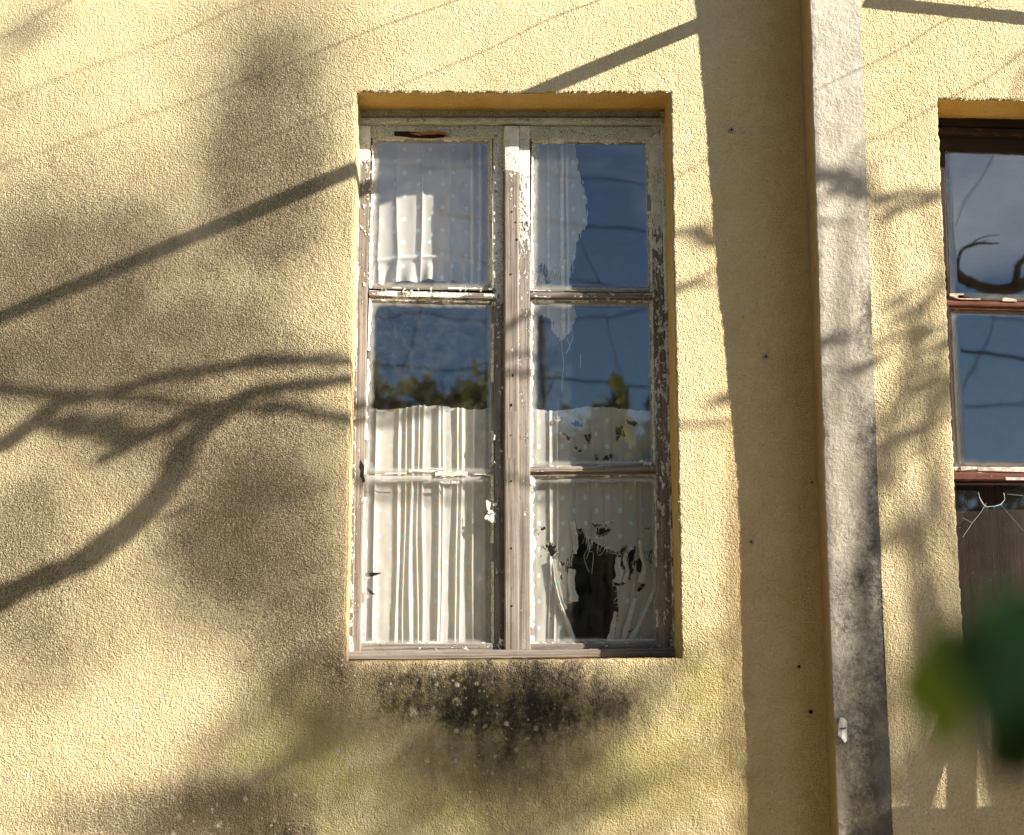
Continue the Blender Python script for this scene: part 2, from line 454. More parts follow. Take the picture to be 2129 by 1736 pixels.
M['glass'] = make_glass('old_dusty_glass', .045, .55)
M['glass_clear'] = make_glass('old_glass', .012, .2)
M['glass_edge'] = simple('broken_glass_edge', (.55, .65, .66, 1), .2, .6)

def make_cloth(name, opac, dots=True, col=(.93, .90, .83, 1)):
    n = NT(name); w = n.attr('wuv', True); s = n.sep(w)
    weave = n.noise(n.scale(w, (900, 900, 900)), 1.0, 2, .5)
    c = n.mix(n.ss(n.noise(w, 12, 4), .35, .7, 0, .3), col, (.76, .71, .60, 1))
    op = n.ss(weave, .3, .7, opac - .10, opac + .10)
    if dots:
        # staggered pale blue dots, 52 mm apart
        sx, sy, R = .100, .078, .0078
        def grid(ox, oy):
            a = n.math('SUBTRACT', n.math('FLOORED_MODULO', n.math('ADD', s[0], ox), sx), sx / 2)
            b = n.math('SUBTRACT', n.math('FLOORED_MODULO', n.math('ADD', s[1], oy), sy), sy / 2)
            return n.math('SQRT', n.math('ADD', n.math('MULTIPLY', a, a), n.math('MULTIPLY', b, b)))
        d = n.math('MINIMUM', grid(0, 0), grid(sx / 2, sy / 2))
        dm = n.ss(d, R + .0006, R - .0006)
        c = n.mix(dm, c, (.70, .86, .88, 1))
        op = n.math('MAXIMUM', op, n.math('MULTIPLY', dm, .98))
    hem = n.attr('hem')
    op = n.math('MAXIMUM', op, n.math('MULTIPLY', hem, .92))
    df = n.new('ShaderNodeBsdfDiffuse'); n.put(df.inputs[0], c)
    tl = n.new('ShaderNodeBsdfTranslucent'); n.put(tl.inputs[0], c)
    tr = n.new('ShaderNodeBsdfTransparent')
    return n.done(n.mixsh(op, tr.outputs[0], n.mixsh(.20, df.outputs[0], tl.outputs[0])))
M['sheer'] = make_cloth('sheer_dotted_cotton', .82)
M['sheer_torn'] = make_cloth('worn_dotted_cotton', .64)
M['sheer_thin'] = make_cloth('thin_dotted_voile', .66)
M['thread'] = simple('loose_thread', (.78, .73, .62, 1), .9, .1)

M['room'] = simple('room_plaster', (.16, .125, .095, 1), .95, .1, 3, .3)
M['ground'] = simple('yard_gravel', (.30, .235, .14, 1), .95, .1, 6, .25, .01)
M['bark'] = simple('bark', (.10, .078, .06, 1), .95, .1, 40, .4, .006)
M['iron'] = simple('rusty_iron', (.11, .075, .055, 1), .7, .4, 30, .4)
M['cable'] = simple('black_cable', (.03, .03, .032, 1), .6, .4)
M['plug'] = simple('wall_plug', (.26, .25, .26, 1), .7, .3, 200, .3)
M['hole'] = simple('drilled_hole', (.02, .016, .014, 1), .95, .1)
M['ceramic'] = simple('white_plastic_conduit', (.74, .73, .70, 1), .5, .5, 60, .12)
M['pole'] = simple('tarred_pole', (.075, .055, .04, 1), .9, .2, 20, .3)
M['render_grey'] = simple('grey_render', (.34, .31, .26, 1), .95, .1, 8, .25, .004)
M['rod'] = simple('brass_rod', (.50, .28, .12, 1), .5, .5)

def make_leaf(name, c0, c1, trans=.35, rough=.55, spec=.4):
    n = NT(name); p = n.pos()
    c = n.mix(n.noise(p, 5, 3), c0, c1)
    b = n.pbsdf(c, rough, None, spec)
    tl = n.new('ShaderNodeBsdfTranslucent'); n.put(tl.inputs[0], n.mix(.5, c, (.25, .30, .03, 1)))
    return n.done(n.mixsh(trans, b, tl.outputs[0]))
M['leaf'] = make_leaf('tree_leaf', (.045, .075, .02, 1), (.10, .115, .03, 1))
M['leaf_olive'] = make_leaf('shrub_leaf', (.12, .11, .025, 1), (.22, .18, .05, 1))
M['leaf_vine'] = make_leaf('vine_leaf', (.040, .105, .012, 1), (.080, .165, .02, 1), .45)
M['leaf_hedge'] = make_leaf('hedge_leaf', (.010, .030, .014, 1), (.016, .042, .018, 1), .08, .9, .05)
M['leaf_vine_shaded'] = make_leaf('vine_leaf_shaded', (.004, .013, .006, 1), (.008, .020, .008, 1), .06, .9, .03)  # vine leaf with its shade darkened into the colour

# ------------------------------------------------------------------ ground
def make_ground():
    xs = np.array([-900, -200, -60, -20, -8, -3, 0, 3, 8, 20, 60, 200, 900.]); ys = xs.copy()
    X, Y = np.meshgrid(xs, ys, indexing='ij')
    V = np.stack([X, Y, np.zeros_like(X)], -1).reshape(-1, 3)
    m = len(ys)
    Q = [[i * m + j, (i + 1) * m + j, (i + 1) * m + j + 1, i * m + j + 1] for i in range(len(xs) - 1) for j in range(m - 1)]
    tag(link('ground', mesh_np('ground', V, Q), M['ground']), 'pale gravel yard in front of the house', kind='structure')
make_ground()

# ------------------------------------------------------------------ walls
def y_right(z):
    """face of the projecting right-hand part: it leans out towards the top"""
    return -0.119 - 0.030 * np.maximum(0, np.asarray(z, float) - 2.25)

def height(x, z, k=0):
    """roughcast relief in metres"""
    ox = k * 13.7
    wx = x + .004 * (vnoise(x * 60 + ox, z * 60, 1) - .5); wz = z + .004 * (vnoise(x * 60 + ox, z * 60, 2) - .5)
    d1, h1 = worley(wx / .0080 + ox, wz / .0080)
    d2, h2 = worley(wx / .0048 + 50 + ox, wz / .0048 + 20)
    big = vnoise(x / .030 + ox, z / .030, 0) + .5 * vnoise(x / .013 + ox, z / .013, 2)
    slow = vnoise(x / .35 + ox, z / .35, 1)
    rough = .7 + .6 * vnoise(x / .5 + ox, z / .5, 2)
    g = np.clip(1.0 - d1 * d1 * 1.5, -.4, 1) * (.35 + .65 * h1)
    f = np.clip(1.0 - d2 * d2 * 1.5, -.3, 1) * (.3 + .7 * h2)
    return rough * (.0017 * g + .0012 * f + .0013 * big) + .004 * slow - .0043

def axis(parts):
    out = []
    for a, b, st in parts:
        n = max(1, int(round((b - a) / st)))
        out.append(np.linspace(a, b, n + 1)[:-1])
    return np.concatenate(out + [[parts[-1][1]]])

def build_wall(name, xs, zs, hole, yfun, shear, mat, label, shadow_strip_tint, depth=.21, k=0):
    xl, xr, zb, zt = hole
    nx, nz = len(xs), len(zs)
    X, Z = np.meshgrid(xs, zs, indexing='ij')
    H = height(X, Z, k)
    ix0, ix1 = np.argmin(abs(xs - xl)), np.argmin(abs(xs - xr))
    iz0, iz1 = np.argmin(abs(zs - zb)), np.argmin(abs(zs - zt))
    dx = np.maximum(np.maximum(xl - X, X - xr), 0); dz = np.maximum(np.maximum(zb - Z, Z - zt), 0)
    d = np.sqrt(dx * dx + dz * dz)
    r = .006
    rd = np.where(d < r, r - np.sqrt(np.maximum(0, r * r - (r - d) ** 2)), 0)
    j = np.where(d < .012, 1 - d / .012, 0)
    X2 = X + j * .006 * (vnoise(X / .012, Z / .012, 0) - .5) + j * .003 * (vnoise(X / .05, Z / .05, 2) - .5)
    Z2 = Z + j * .006 * (vnoise(X / .012 + 9, Z / .012, 1) - .5) + j * .003 * (vnoise(X / .05, Z / .05 + 7, 1) - .5)
    Z2 = Z2 + shear * (X - .16)
    Y = yfun(Z) - H + rd
    V = [np.stack([X2, Y, Z2], -1).reshape(-1, 3)]
    idx = np.arange(nx * nz).reshape(nx, nz)
    keep = np.ones((nx - 1, nz - 1), bool); keep[ix0:ix1, iz0:iz1] = False
    Q = np.stack([idx[:-1, :-1], idx[1:, :-1], idx[1:, 1:], idx[:-1, 1:]], -1)[keep]
    rv = shadow_strip_tint(X, Z).ravel()
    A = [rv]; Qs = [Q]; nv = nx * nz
    rows = np.linspace(0, 1, 44)[1:]
    sides = [(idx[ix0, iz0:iz1 + 1], (1, 0)), (idx[ix1, iz0:iz1 + 1][::-1], (-1, 0)),
             (idx[ix0:ix1 + 1, iz1], (0, -1)), (idx[ix0:ix1 + 1, iz0][::-1], (0, 1))]
    P0 = V[0]
    for ids, (ax, az) in sides:
        B = P0[ids]; m = len(ids)
        pad = np.pad(B, ((30, 30), (0, 0)), 'reflect', reflect_type='odd')
        SM = np.stack([np.convolve(pad[:, c_], np.ones(61) / 61, 'valid') for c_ in range(3)], -1)
        al = B[:, 0] if az else B[:, 2]
        prev = ids
        for rr in rows:
            kk_ = min(1.0, rr * 7); Bk = B * (1 - kk_) + SM * kk_
            yy = Bk[:, 1] + rr * depth
            hh = (height(al, yy + 3.1 + ax + 2 * az, k) + .0022) * min(1, rr * 8)
            hh = np.maximum(hh, -.002)
            P = np.stack([Bk[:, 0] + ax * hh, yy, Bk[:, 2] + az * hh], -1)
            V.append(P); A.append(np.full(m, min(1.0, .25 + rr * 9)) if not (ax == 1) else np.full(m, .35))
            cur = np.arange(nv, nv + m); nv += m
            Qs.append(np.stack([prev[:-1], prev[1:], cur[1:], cur[:-1]], -1))
            prev = cur
    me = mesh_np(name, np.concatenate(V), np.concatenate(Qs), {'reveal_and_shade': np.concatenate(A)})
    return tag(link(name, me, mat), label, 'wall')

SH = .0115
ST = .0029
HOLE1 = (-.318, .638, 1.7245, 3.4305)
xs1 = axis([(-7, -2, .25), (-2, -1.5, .03), (-1.5, HOLE1[0], ST), (HOLE1[0], HOLE1[1], ST), (HOLE1[1], 1.06, ST)])
zs1 = axis([(0, 1.0, .05), (1.0, 1.18, .012), (1.18, HOLE1[2], ST), (HOLE1[2], HOLE1[3], ST), (HOLE1[3], 3.84, ST), (3.84, 4.1, .015), (4.1, 5.4, .1)])
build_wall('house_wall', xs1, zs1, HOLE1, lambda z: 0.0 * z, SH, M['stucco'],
           'yellow roughcast wall stained black under the curtained white window', lambda X, Z: .34 * sstep(.70, .84, X) + .42 * sstep(.84, 1.05, X))  # warm shade tone painted where the pilaster's shadow falls
HOLE2 = (1.411, 2.36, 1.69, 3.370)
xs2 = axis([(1.188, HOLE2[0], ST), (HOLE2[0], 1.62, ST), (1.62, HOLE2[1], .02), (HOLE2[1], 2.6, .03), (2.6, 7, .25)])
zs2 = axis([(0, 1.0, .05), (1.0, 1.18, .012), (1.18, HOLE2[2], ST), (HOLE2[2], HOLE2[3], ST), (HOLE2[3], 3.80, ST), (3.80, 4.1, .015), (4.1, 5.4, .1)])
build_wall('house_wall', xs2, zs2, HOLE2, y_right, -.004, M['stucco_right'],
           'yellow roughcast wall between the grey concrete pilaster and the red-brown window', lambda X, Z: 0.0 * X, k=1)

def build_pilaster():
    zs = axis([(0, 1.1, .02), (1.1, 3.8, .0042), (3.8, 5.4, .05)])
    us = np.linspace(0, 1, 30); uf = np.linspace(0, 1, 42)
    yr = y_right(zs)
    chip = .004 * np.maximum(0, n1(zs / .035, 1) + .05) + .003 * np.maximum(0, n1(zs / .010, 2) + .1) + .002 * n1(zs / .16, 0)
    for py, dep, wd in ((868, .004, .012), (905, .006, .025), (1090, .002, .02), (1515, .007, .02), (640, .002, .02)):
        zc = at(1725, py, -.13)[2]
        chip = chip + dep * np.exp(-((zs - zc) / wd) ** 2)
    xl = 1.037 + chip * .75
    yl = yr + .002 + chip * .25
    X = []; Y = []; Sd = []
    for u in us:                                   # left-hand face, from the wall to the corner
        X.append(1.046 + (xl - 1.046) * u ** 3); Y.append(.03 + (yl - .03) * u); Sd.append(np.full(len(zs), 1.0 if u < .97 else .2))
    for u in uf[1:]:
        x = xl + (1.1895 - xl) * u
        ch = np.exp(-((x - xl) / .008) ** 2)
        X.append(x); Y.append(yr * (1 - ch) + yl * ch); Sd.append(np.zeros(len(zs)))
    X = np.array(X); Y = np.array(Y); Z = np.broadcast_to(zs, X.shape)
    front = np.array(Sd) < .5
    hh = .001 + .0012 * (vnoise(X / .02, Z / .02, 1) - .5) + .0012 * (vnoise(X / .006, Z / .006, 2) - .5) + .003 * (vnoise(X / .11, Z / .11, 0) - .5)
    Y = Y - np.where(front, hh, 0); X = X - np.where(front, 0, 1.2 * hh + .002 * (vnoise(Y / .006, Z / .09, 1) - .5))
    nx, nz = X.shape
    idx = np.arange(nx * nz).reshape(nx, nz)
    Q = np.stack([idx[:-1, :-1], idx[1:, :-1], idx[1:, 1:], idx[:-1, 1:]], -1).reshape(-1, 4)
    me = mesh_np('concrete_pilaster', np.stack([X, Y, Z], -1), Q, {'side': np.array(Sd).ravel()})
    return tag(link('concrete_pilaster', me, M['concrete']), 'grey concrete pilaster with black weathering and a chipped left edge', 'pilaster')
build_pilaster()

# rooms behind the windows: closed boxes with an open front
def room(name, x0, x1, y0, y1, z0, z1, label):
    V = [(x0, y0, z0), (x1, y0, z0), (x1, y1, z0), (x0, y1, z0), (x0, y0, z1), (x1, y0, z1), (x1, y1, z1), (x0, y1, z1)]
    Q = [[0, 1, 2, 3], [7, 6, 5, 4], [3, 2, 6, 7], [0, 3, 7, 4], [2, 1, 5, 6]]
    tag(link(name, mesh_np(name, V, Q, smooth=False), M['room']), label, kind='structure')
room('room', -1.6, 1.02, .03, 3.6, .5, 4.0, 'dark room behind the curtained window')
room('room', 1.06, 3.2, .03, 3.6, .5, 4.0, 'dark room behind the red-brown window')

# ------------------------------------------------------------------ wooden bars
def bar(name, c, yf, dep, parent, mat, paint, vert=True, ch=.0025, jit=.0007, bow=0.0):
    """a piece of joinery: c = (TL, TR, BR, BL) places in the photograph on the plane yf"""
    A, B, C, D = [at(p[0], p[1], yf) for p in c]
    if not vert:                                    # run left to right: 'left' side = bottom edge
        A, B, C, D = D, A, B, C
    L = np.linalg.norm((A + B) / 2 - (C + D) / 2)
    n = max(4, int(L / .008))
    off = rng.rand(3) * 40
    V = []; W = []; P = []
    seed = rng.rand() * 90
    e1 = np.array([n1(np.array([seed + i * .9]), 0)[0] for i in range(n + 1)]) * jit * 2
    e2 = np.array([n1(np.array([seed + 40 + i * .9]), 1)[0] for i in range(n + 1)]) * jit * 2
    for i in range(n + 1):
        t = i / n
        l = A + (D - A) * t; r = B + (C - B) * t
        w = (r - l) / np.linalg.norm(r - l)
        l = l + w * e1[i]; r = r + w * e2[i]
        wd = np.linalg.norm(r - l)
        yo = bow * math.sin(math.pi * t)
        for (s_, dy) in ((0, dep), (0, ch), (ch, 0), (wd * .5, -.0006), (wd - ch, 0), (wd, ch), (wd, dep)):
            p = l + w * s_; p = np.array([p[0], yf + dy + yo, p[2]])
            V.append(p); W.append((off[0] + s_ + (dy if s_ > 0 else -dy), off[1] + dy, off[2] + t * L)); P.append(paint(t, s_ / wd))
    k = 7
    Q = [[i * k + a, i * k + (a + 1) % k, (i + 1) * k + (a + 1) % k, (i + 1) * k + a] for i in range(n) for a in range(k)]
    T = [[0, a, a + 1] for a in range(1, k - 1)] + [[n * k, n * k + a + 1, n * k + a] for a in range(1, k - 1)]
    me = mesh_np(name, V, Q, {'wuv': W, 'paint': P}, smooth=False, tris=T)
    return link(name, me, mat, parent)

def const(v): return lambda t, s: v
def steps(*kv):
    """paint cover along a bar: pairs (fraction, cover)"""
    xs_, ys_ = zip(*kv)
    return lambda t, s: float(np.interp(t, xs_, ys_))

def quadpts(c, y, nu, nv):
    A, B, C, D = [at(p[0], p[1], y) for p in c]
    u = np.linspace(0, 1, nu)[:, None, None]; v = np.linspace(0, 1, nv)[None, :, None]
    return (A * (1 - u) + B * u) * (1 - v) + (D * (1 - u) + C * u) * v

def pane(c, y, parent, mat, tilt=(0, 0), name='pane'):
    """sheet of glass 2.6 mm thick; tilt leans it a little in its rebate"""
    n = 26
    G = quadpts(c, y, n, n)
    u = np.linspace(-.5, .5, n)
    G = G.copy(); G[..., 1] += tilt[0] * u[:, None] + tilt[1] * u[None, :]
    wx = abs(G[-1, 0, 0] - G[0, 0, 0]); wz = abs(G[0, 0, 2] - G[0, -1, 2])
    uu = np.linspace(0, 1, n)
    du = np.minimum(uu, 1 - uu) * wx; dv = np.minimum(uu, 1 - uu) * wz
    E = np.minimum(du[:, None], dv[None, :])
    Bk = G.copy(); Bk[..., 1] += .0026
    V = np.concatenate([G.reshape(-1, 3), Bk.reshape(-1, 3)])
    idx = np.arange(n * n).reshape(n, n)
    Q1 = np.stack([idx[:-1, :-1], idx[:-1, 1:], idx[1:, 1:], idx[1:, :-1]], -1).reshape(-1, 4)
    Q2 = (Q1 + n * n)[:, ::-1]
    ring = np.concatenate([idx[:-1, 0], idx[-1, :-1], idx[:0:-1, -1], idx[0, :0:-1]])
    nx_ = np.roll(ring, -1)
    Q3 = np.stack([ring, nx_, nx_ + n * n, ring + n * n], -1)
    me = mesh_np(name, V, np.concatenate([Q1, Q2, Q3]), {'edge': np.concatenate([E.ravel(), E.ravel()])})
    return link(name, me, mat, parent)

def putty(c, y, yw, parent, widths, gaps, name='putty'):
    """putty fillets round a pane; widths and gaps for top, right, bottom, left (metres, share missing)"""
    mb = MB()
    cs = [at(p[0], p[1], y) for p in c]
    cen = sum(cs) / 4
    for k in range(4):
        a, b = cs[k], cs[(k + 1) % 4]
        L = np.linalg.norm(b - a); d = (b - a) / L
        inn = cen - (a + b) / 2; inn = inn - d * (inn @ d); inn /= np.linalg.norm(inn)
        s = 0.0
        while s < L - .004:
            ln = min(L - s, .012 + rng.rand() * .05)
            if rng.rand() > gaps[k]:
                m = max(3, int(ln / .005) + 1)
                V = []
                hb = (yw - y) * (.55 + .4 * rng.rand()); tilt = (rng.rand() - .5) * .002
                for i in range(m):
                    t = s + .0008 + (ln - .0016) * i / (m - 1)
                    w = widths[k] * (.55 + .9 * vnoise(t / .011 + k * 17, y * 99, k)) * (.8 + .5 * vnoise(t / .05, k * 3., 1))
                    o = a + d * t + inn * (-.001)
                    V += [o + np.array([0, -.0002, 0]), o + np.array([0, hb, 0]) + inn * .001, o + inn * (w * .55) + np.array([0, hb * .6 + tilt, 0]), o + inn * w + np.array([0, -.0004, 0])]
                Q = [[i * 4 + e, i * 4 + (e + 1) % 4, i * 4 + 4 + (e + 1) % 4, i * 4 + 4 + e] for i in range(m - 1) for e in range(4)]
                Q += [[3, 2, 1, 0], [m * 4 - 4, m * 4 - 3, m * 4 - 2, m * 4 - 1]]
                mb.add(V, Q)
            s += ln
    o = mb.build(name, M['putty'], parent); o['kind'] = 'stuff'; return o

def flakes(places, parent, mat=None, name='paint_flakes'):
    """loose chips of paint: places = (px0, py0, px1, py1, y, count, size)"""
    mb = MB()
    for (x0, y0, x1, y1, yy, cnt, sz) in places:
        for _ in range(cnt):
            c = at(x0 + (x1 - x0) * rng.rand(), y0 + (y1 - y0) * rng.rand(), yy)
            k = rng.randint(5, 8); ang = np.sort(rng.rand(k) * 6.283)
            rx = sz * (.25 + .5 * rng.rand()); rz = sz * (.4 + 1.3 * rng.rand() ** 2)
            tx, tz = (rng.rand(2) - .5) * .5
            poly = []
            for w in ang:
                e = .7 + .6 * rng.rand()
                ox, oz = rx * math.cos(w) * e, rz * math.sin(w) * e
                poly.append(c + np.array([ox, -.0010 - abs(tx * ox) - abs(tz * oz) * .6, oz]))
            mb.prism(poly, np.array([0, .0007, 0]))
    o = mb.build(name, mat or M['flake'], parent)
    o['kind'] = 'stuff'
    return o

# ------------------------------------------------------------------ the curtained window
YF = .132         # front of the outer frame
YS = .140         # front of the sashes
YG = .158         # glass
win = empty('casement_window', 'peeling white two-sash window with torn dotted curtains behind its panes', 'window')
fr = empty('frame', None, None); fr.parent = win
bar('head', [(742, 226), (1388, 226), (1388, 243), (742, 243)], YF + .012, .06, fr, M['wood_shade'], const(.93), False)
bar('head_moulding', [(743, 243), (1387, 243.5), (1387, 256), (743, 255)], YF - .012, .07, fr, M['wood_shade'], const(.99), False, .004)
bar('jamb', [(738, 232), (749.5, 232), (734, 1372), (719, 1372)], YF + .002, .07, fr, M['wood'], steps((0, .95), (.1, .8), (.2, .42), (.8, .38), (1, .5)))
bar('jamb', [(1372.5, 232), (1388, 232), (1415, 1366), (1400.5, 1366)], YF + .002, .07, fr, M['wood'], steps((0, 1), (.2, .75), (.5, .5), (1, .52)))
bar('window_sill', [(722, 1354), (1412, 1347), (1414, 1366), (720, 1374)], YF - .012, .09, fr, M['wood'], const(.10), False, .004, .001)

ls = empty('sash', None, None); ls.parent = win
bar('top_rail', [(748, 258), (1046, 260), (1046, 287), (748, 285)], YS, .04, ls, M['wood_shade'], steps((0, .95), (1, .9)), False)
bar('stile', [(747, 262), (771, 262), (750, 1354), (728, 1354)], YS - .002, .04, ls, M['wood'], steps((0, 1), (.062, 1), (.075, .42), (.12, .22), (.2, .2), (1, .15)))
bar('stile', [(1025, 262), (1048, 262), (1047, 1352), (1029, 1352)], YS + .006, .034, ls, M['wood'], steps((0, 1), (.22, .92), (.34, .55), (.42, .25), (1, .22)))
bar('glazing_bar', [(768, 603), (1028, 609.5), (1028, 622), (767, 616)], YS + .004, .03, ls, M['wood'], steps((0, .5), (.5, .6), (1, .35)), False)
bar('glazing_bar', [(767, 616), (1028, 622), (1028, 632), (767, 626)], YS + .012, .024, ls, M['wood'], steps((0, .55), (1, .4)), False)
bar('bottom_rail', [(748, 1337), (1032, 1337), (1032, 1354), (748, 1356)], YS + .006, .034, ls, M['wood'], const(.25), False)
PL1 = [(776, 285), (1023, 288), (1024, 604), (767, 600)]
PL2 = [(768, 622), (1026, 627), (1026, 986), (757, 986)]
PL3 = [(757, 987.5), (1026, 987.5), (1027, 1344), (749, 1344)]
pane(PL1, YG, ls, M['glass'], (.0006, .0016)); pane(PL2, YG, ls, M['glass'], (-.0006, .0004)); pane(PL3, YG + .003, ls, M['glass'], (.0004, -.001))
putty(PL1, YG, YS + .002, ls, (.010, .008, .008, .008), (.18, .1, .35, .06))
putty(PL2, YG, YS + .004, ls, (.008, .007, .004, .007), (.3, .35, .97, .2))
putty(PL3, YG, YS + .004, ls, (.004, .008, .012, .009), (.97, .2, .12, .12))
# smear of old putty left where a bar was
mb = MB()
for (x0, x1, y0, h) in ((905, 972, 985, 7), (850, 910, 979, 4), (880, 930, 975, 2.5), (800, 845, 984, 1.5), (985, 1026, 986, 1.2), (915, 955, 1003, 3.5), (790, 850, 1000, 1)):
    top = [at(x, y0 - h * (.4 + .6 * vnoise(x / 6., y0 * 1., 0)), YG - .002) for x in np.linspace(x0, x1, 14)]
    bot = [at(x, y0 + h * (.4 + .6 * vnoise(x / 5., y0 * 2., 1)), YG - .002) for x in np.linspace(x1, x0, 14)]
    mb.prism(top + bot, np.array([0, .0025, 0]))
mb.build('putty_smear', M['putty'], ls)['kind'] = 'stuff'
flakes([(752, 320, 770, 600, YS - .003, 26, .006), (768, 292, 776, 600, YS + .004, 34, .006), (1026, 300, 1046, 640, YS + .004, 60, .0065),
        (1026, 640, 1046, 1000, YS + .004, 14, .006), (1012, 1040, 1030, 1090, YS + .006, 16, .011), (780, 600, 1020, 606, YS + .002, 14, .006), (1036, 1330, 1050, 1356, YS, 22, .005)], ls)

rs = empty('sash', None, None); rs.parent = win
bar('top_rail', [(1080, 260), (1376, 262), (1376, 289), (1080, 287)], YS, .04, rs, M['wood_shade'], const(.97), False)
bar('stile', [(1079, 262), (1101, 262), (1103, 1352), (1074, 1352)], YS - .004, .04, rs, M['wood'], steps((0, 1), (.12, 1), (.2, .55), (.3, .3), (1, .12)))
bar('stile', [(1352, 262), (1377, 262), (1401, 1350), (1370, 1350)], YS, .04, rs, M['wood'], steps((0, 1), (.13, .95), (.2, .62), (.35, .42), (1, .34)))
bar('glazing_bar', [(1098, 608), (1360, 608), (1361, 619), (1098, 619)], YS + .002, .03, rs, M['wood'], steps((0, .25), (1, .3)), False)
bar('glazing_bar', [(1098, 619), (1361, 619), (1361, 628), (1098, 627)], YS + .011, .024, rs, M['wood'], const(.3), False)
bar('glazing_bar', [(1098, 970), (1365, 967), (1366, 979), (1098, 982)], YS + .001, .03, rs, M['wood'], const(.14), False)
bar('glazing_bar', [(1098, 982), (1366, 979), (1366, 990), (1098, 993)], YS + .011, .024, rs, M['wood'], const(.22), False)
bar('bottom_rail', [(1098, 1337), (1372, 1337), (1373, 1350), (1098, 1351)], YS + .004, .034, rs, M['wood'], const(.2), False)
PR1 = [(1106, 288), (1350, 290), (1359, 608), (1102, 606)]
PR2 = [(1103, 626), (1359, 627), (1365, 970), (1102, 972)]
PR3 = [(1102, 990), (1366, 988), (1372, 1341), (1101, 1341)]
pane(PR1, YG, rs, M['glass'], (-.0005, .0014)); pane(PR2, YG, rs, M['glass'], (.0006, .0006)); pane(PR3, YG, rs, M['glass'], (0, -.0006))
putty(PR1, YG, YS + .002, rs, (.013, .010, .005, .008), (.05, .05, .4, .1))
putty(PR2, YG, YS + .004, rs, (.006, .011, .006, .008), (.35, .12, .5, .12))
putty(PR3, YG, YS + .004, rs, (.006, .009, .007, .012), (.35, .2, .25, .08))
flakes([(1082, 360, 1103, 500, YS - .005, 40, .007), (1352, 300, 1376, 470, YS - .001, 36, .0065), (1366, 430, 1384, 900, YS - .001, 40, .006),
        (1380, 450, 1398, 1350, YS - .007, 80, .0055), (1100, 1030, 1108, 1345, YS + .004, 30, .008), (1372, 960, 1392, 1010, YS - .001, 8, .011), (1330, 955, 1352, 972, YS + .004, 8, .008)], rs)

# batten covering the meeting stiles
bt = bar('batten', [(1047, 262), (1079, 262), (1080, 1354), (1048, 1354)], YS - .014, .03, win, M['wood'], steps((0, 1), (.085, 1), (.092, .3), (.16, .16), (1, .08)), True, .005, .0006)
mb = MB()
mb.prism([at(x, y, YS - .0148) for x, y in ((1054, 856), (1074, 855), (1076, 948), (1070, 953), (1056, 952))], np.array([0, .004, 0]))
me = mb.build('lock_inlay', M['wood'], bt).data
for nm_, v in (('wuv', None), ('paint', .1)):
    nvv = len(me.vertices)
    if v is None:
        co = np.zeros(nvv * 3, np.float32); me.vertices.foreach_get('co', co); co = co.reshape(-1, 3) + 21
        a = me.attributes.new('wuv', 'FLOAT_VECTOR', 'POINT'); a.data.foreach_set('vector', co.ravel())
    else:
        a = me.attributes.new('paint', 'FLOAT', 'POINT'); a.data.foreach_set('value', np.full(nvv, v, np.float32))
mb = MB()
for (x, y, r) in ((1062, 905, 1.6), (1063, 842, 2.2), (1066, 780, 2.0), (1062, 570, 2.2), (1064, 440, 2.2), (1075, 498, 2.4), (1072, 462, 1.8), (1063, 1140, 2.2), (1064, 1260, 2.2), (1063, 1000, 2)):
    c = at(x, y, YS - .0155); k = 4.5 / F * r
    mb.prism([c + np.array([k * math.cos(w), 0, k * (1.8 if y in (842, 780) else 1) * math.sin(w)]) for w in np.linspace(0, 6.283, 9)[:-1]], np.array([0, .003, 0]))
mb.build('nail_holes', M['hole'], bt)['kind'] = 'stuff'

# rotted hinge pocket in the left stile, splinter at the top rail
mb = MB()
pts = [(749, 955), (753, 962), (757, 968), (756, 985), (759, 1000), (754, 1004), (752, 994), (748, 990), (750, 978), (747, 972)]
mb.prism([at(x, y, YS - .0032) for x, y in pts], np.array([0, .006, 0]))
mb.build('rotted_pocket', M['hole'], ls)
mb = MB()
mb.prism([at(x, y, YS - .0015) for x, y in ((819, 273), (850, 273), (880, 276), (905, 277), (922, 278), (925, 285), (900, 287), (860, 286), (820, 282))], np.array([0, .004, 0]))
mb.build('rotted_pocket', M['hole'], ls)
mb = MB()
mb.prism([at(x, y, YS - .006) for x, y in ((853, 276), (885, 276), (892, 272), (925, 274), (936, 284), (915, 279), (890, 279), (870, 281))], np.array([0, .004, 0]))
mb.build('splinter', simple('raw_splinter', (.28, .13, .05, 1), .9, .1, 200, .4), ls)
for x0, x1, yy in ((885, 912, 1364), (1038, 1062, 1364), (1110, 1180, 1361), (1240, 1265, 1357), (1320, 1372, 1354), (800, 830, 1365)):
    pass

# ------------------------------------------------------------------ cloth
def inpoly(px, py, poly):
    inside = np.zeros(px.shape, bool); n = len(poly); j = n - 1
    for i in range(n):
        xi, yi = poly[i]; xj, yj = poly[j]
        c = ((yi > py) != (yj > py)) & (px < (xj - xi) * (py - yi) / (yj - yi + 1e-9) + xi)
        inside ^= c; j = i
    return inside

def zA(x, y): return ((x / 2.534 + 840) / 1.17426, (y / 2.534 + 200) / 1.17426)
def zB(x, y): return ((x / 2.534 + 840) / 1.17426, (y / 2.534 + 700) / 1.17426)
def zD(x, y): return ((x / 2.4119 + 1260) / 1.17426, (y / 2.4111 + 900) / 1.17426)

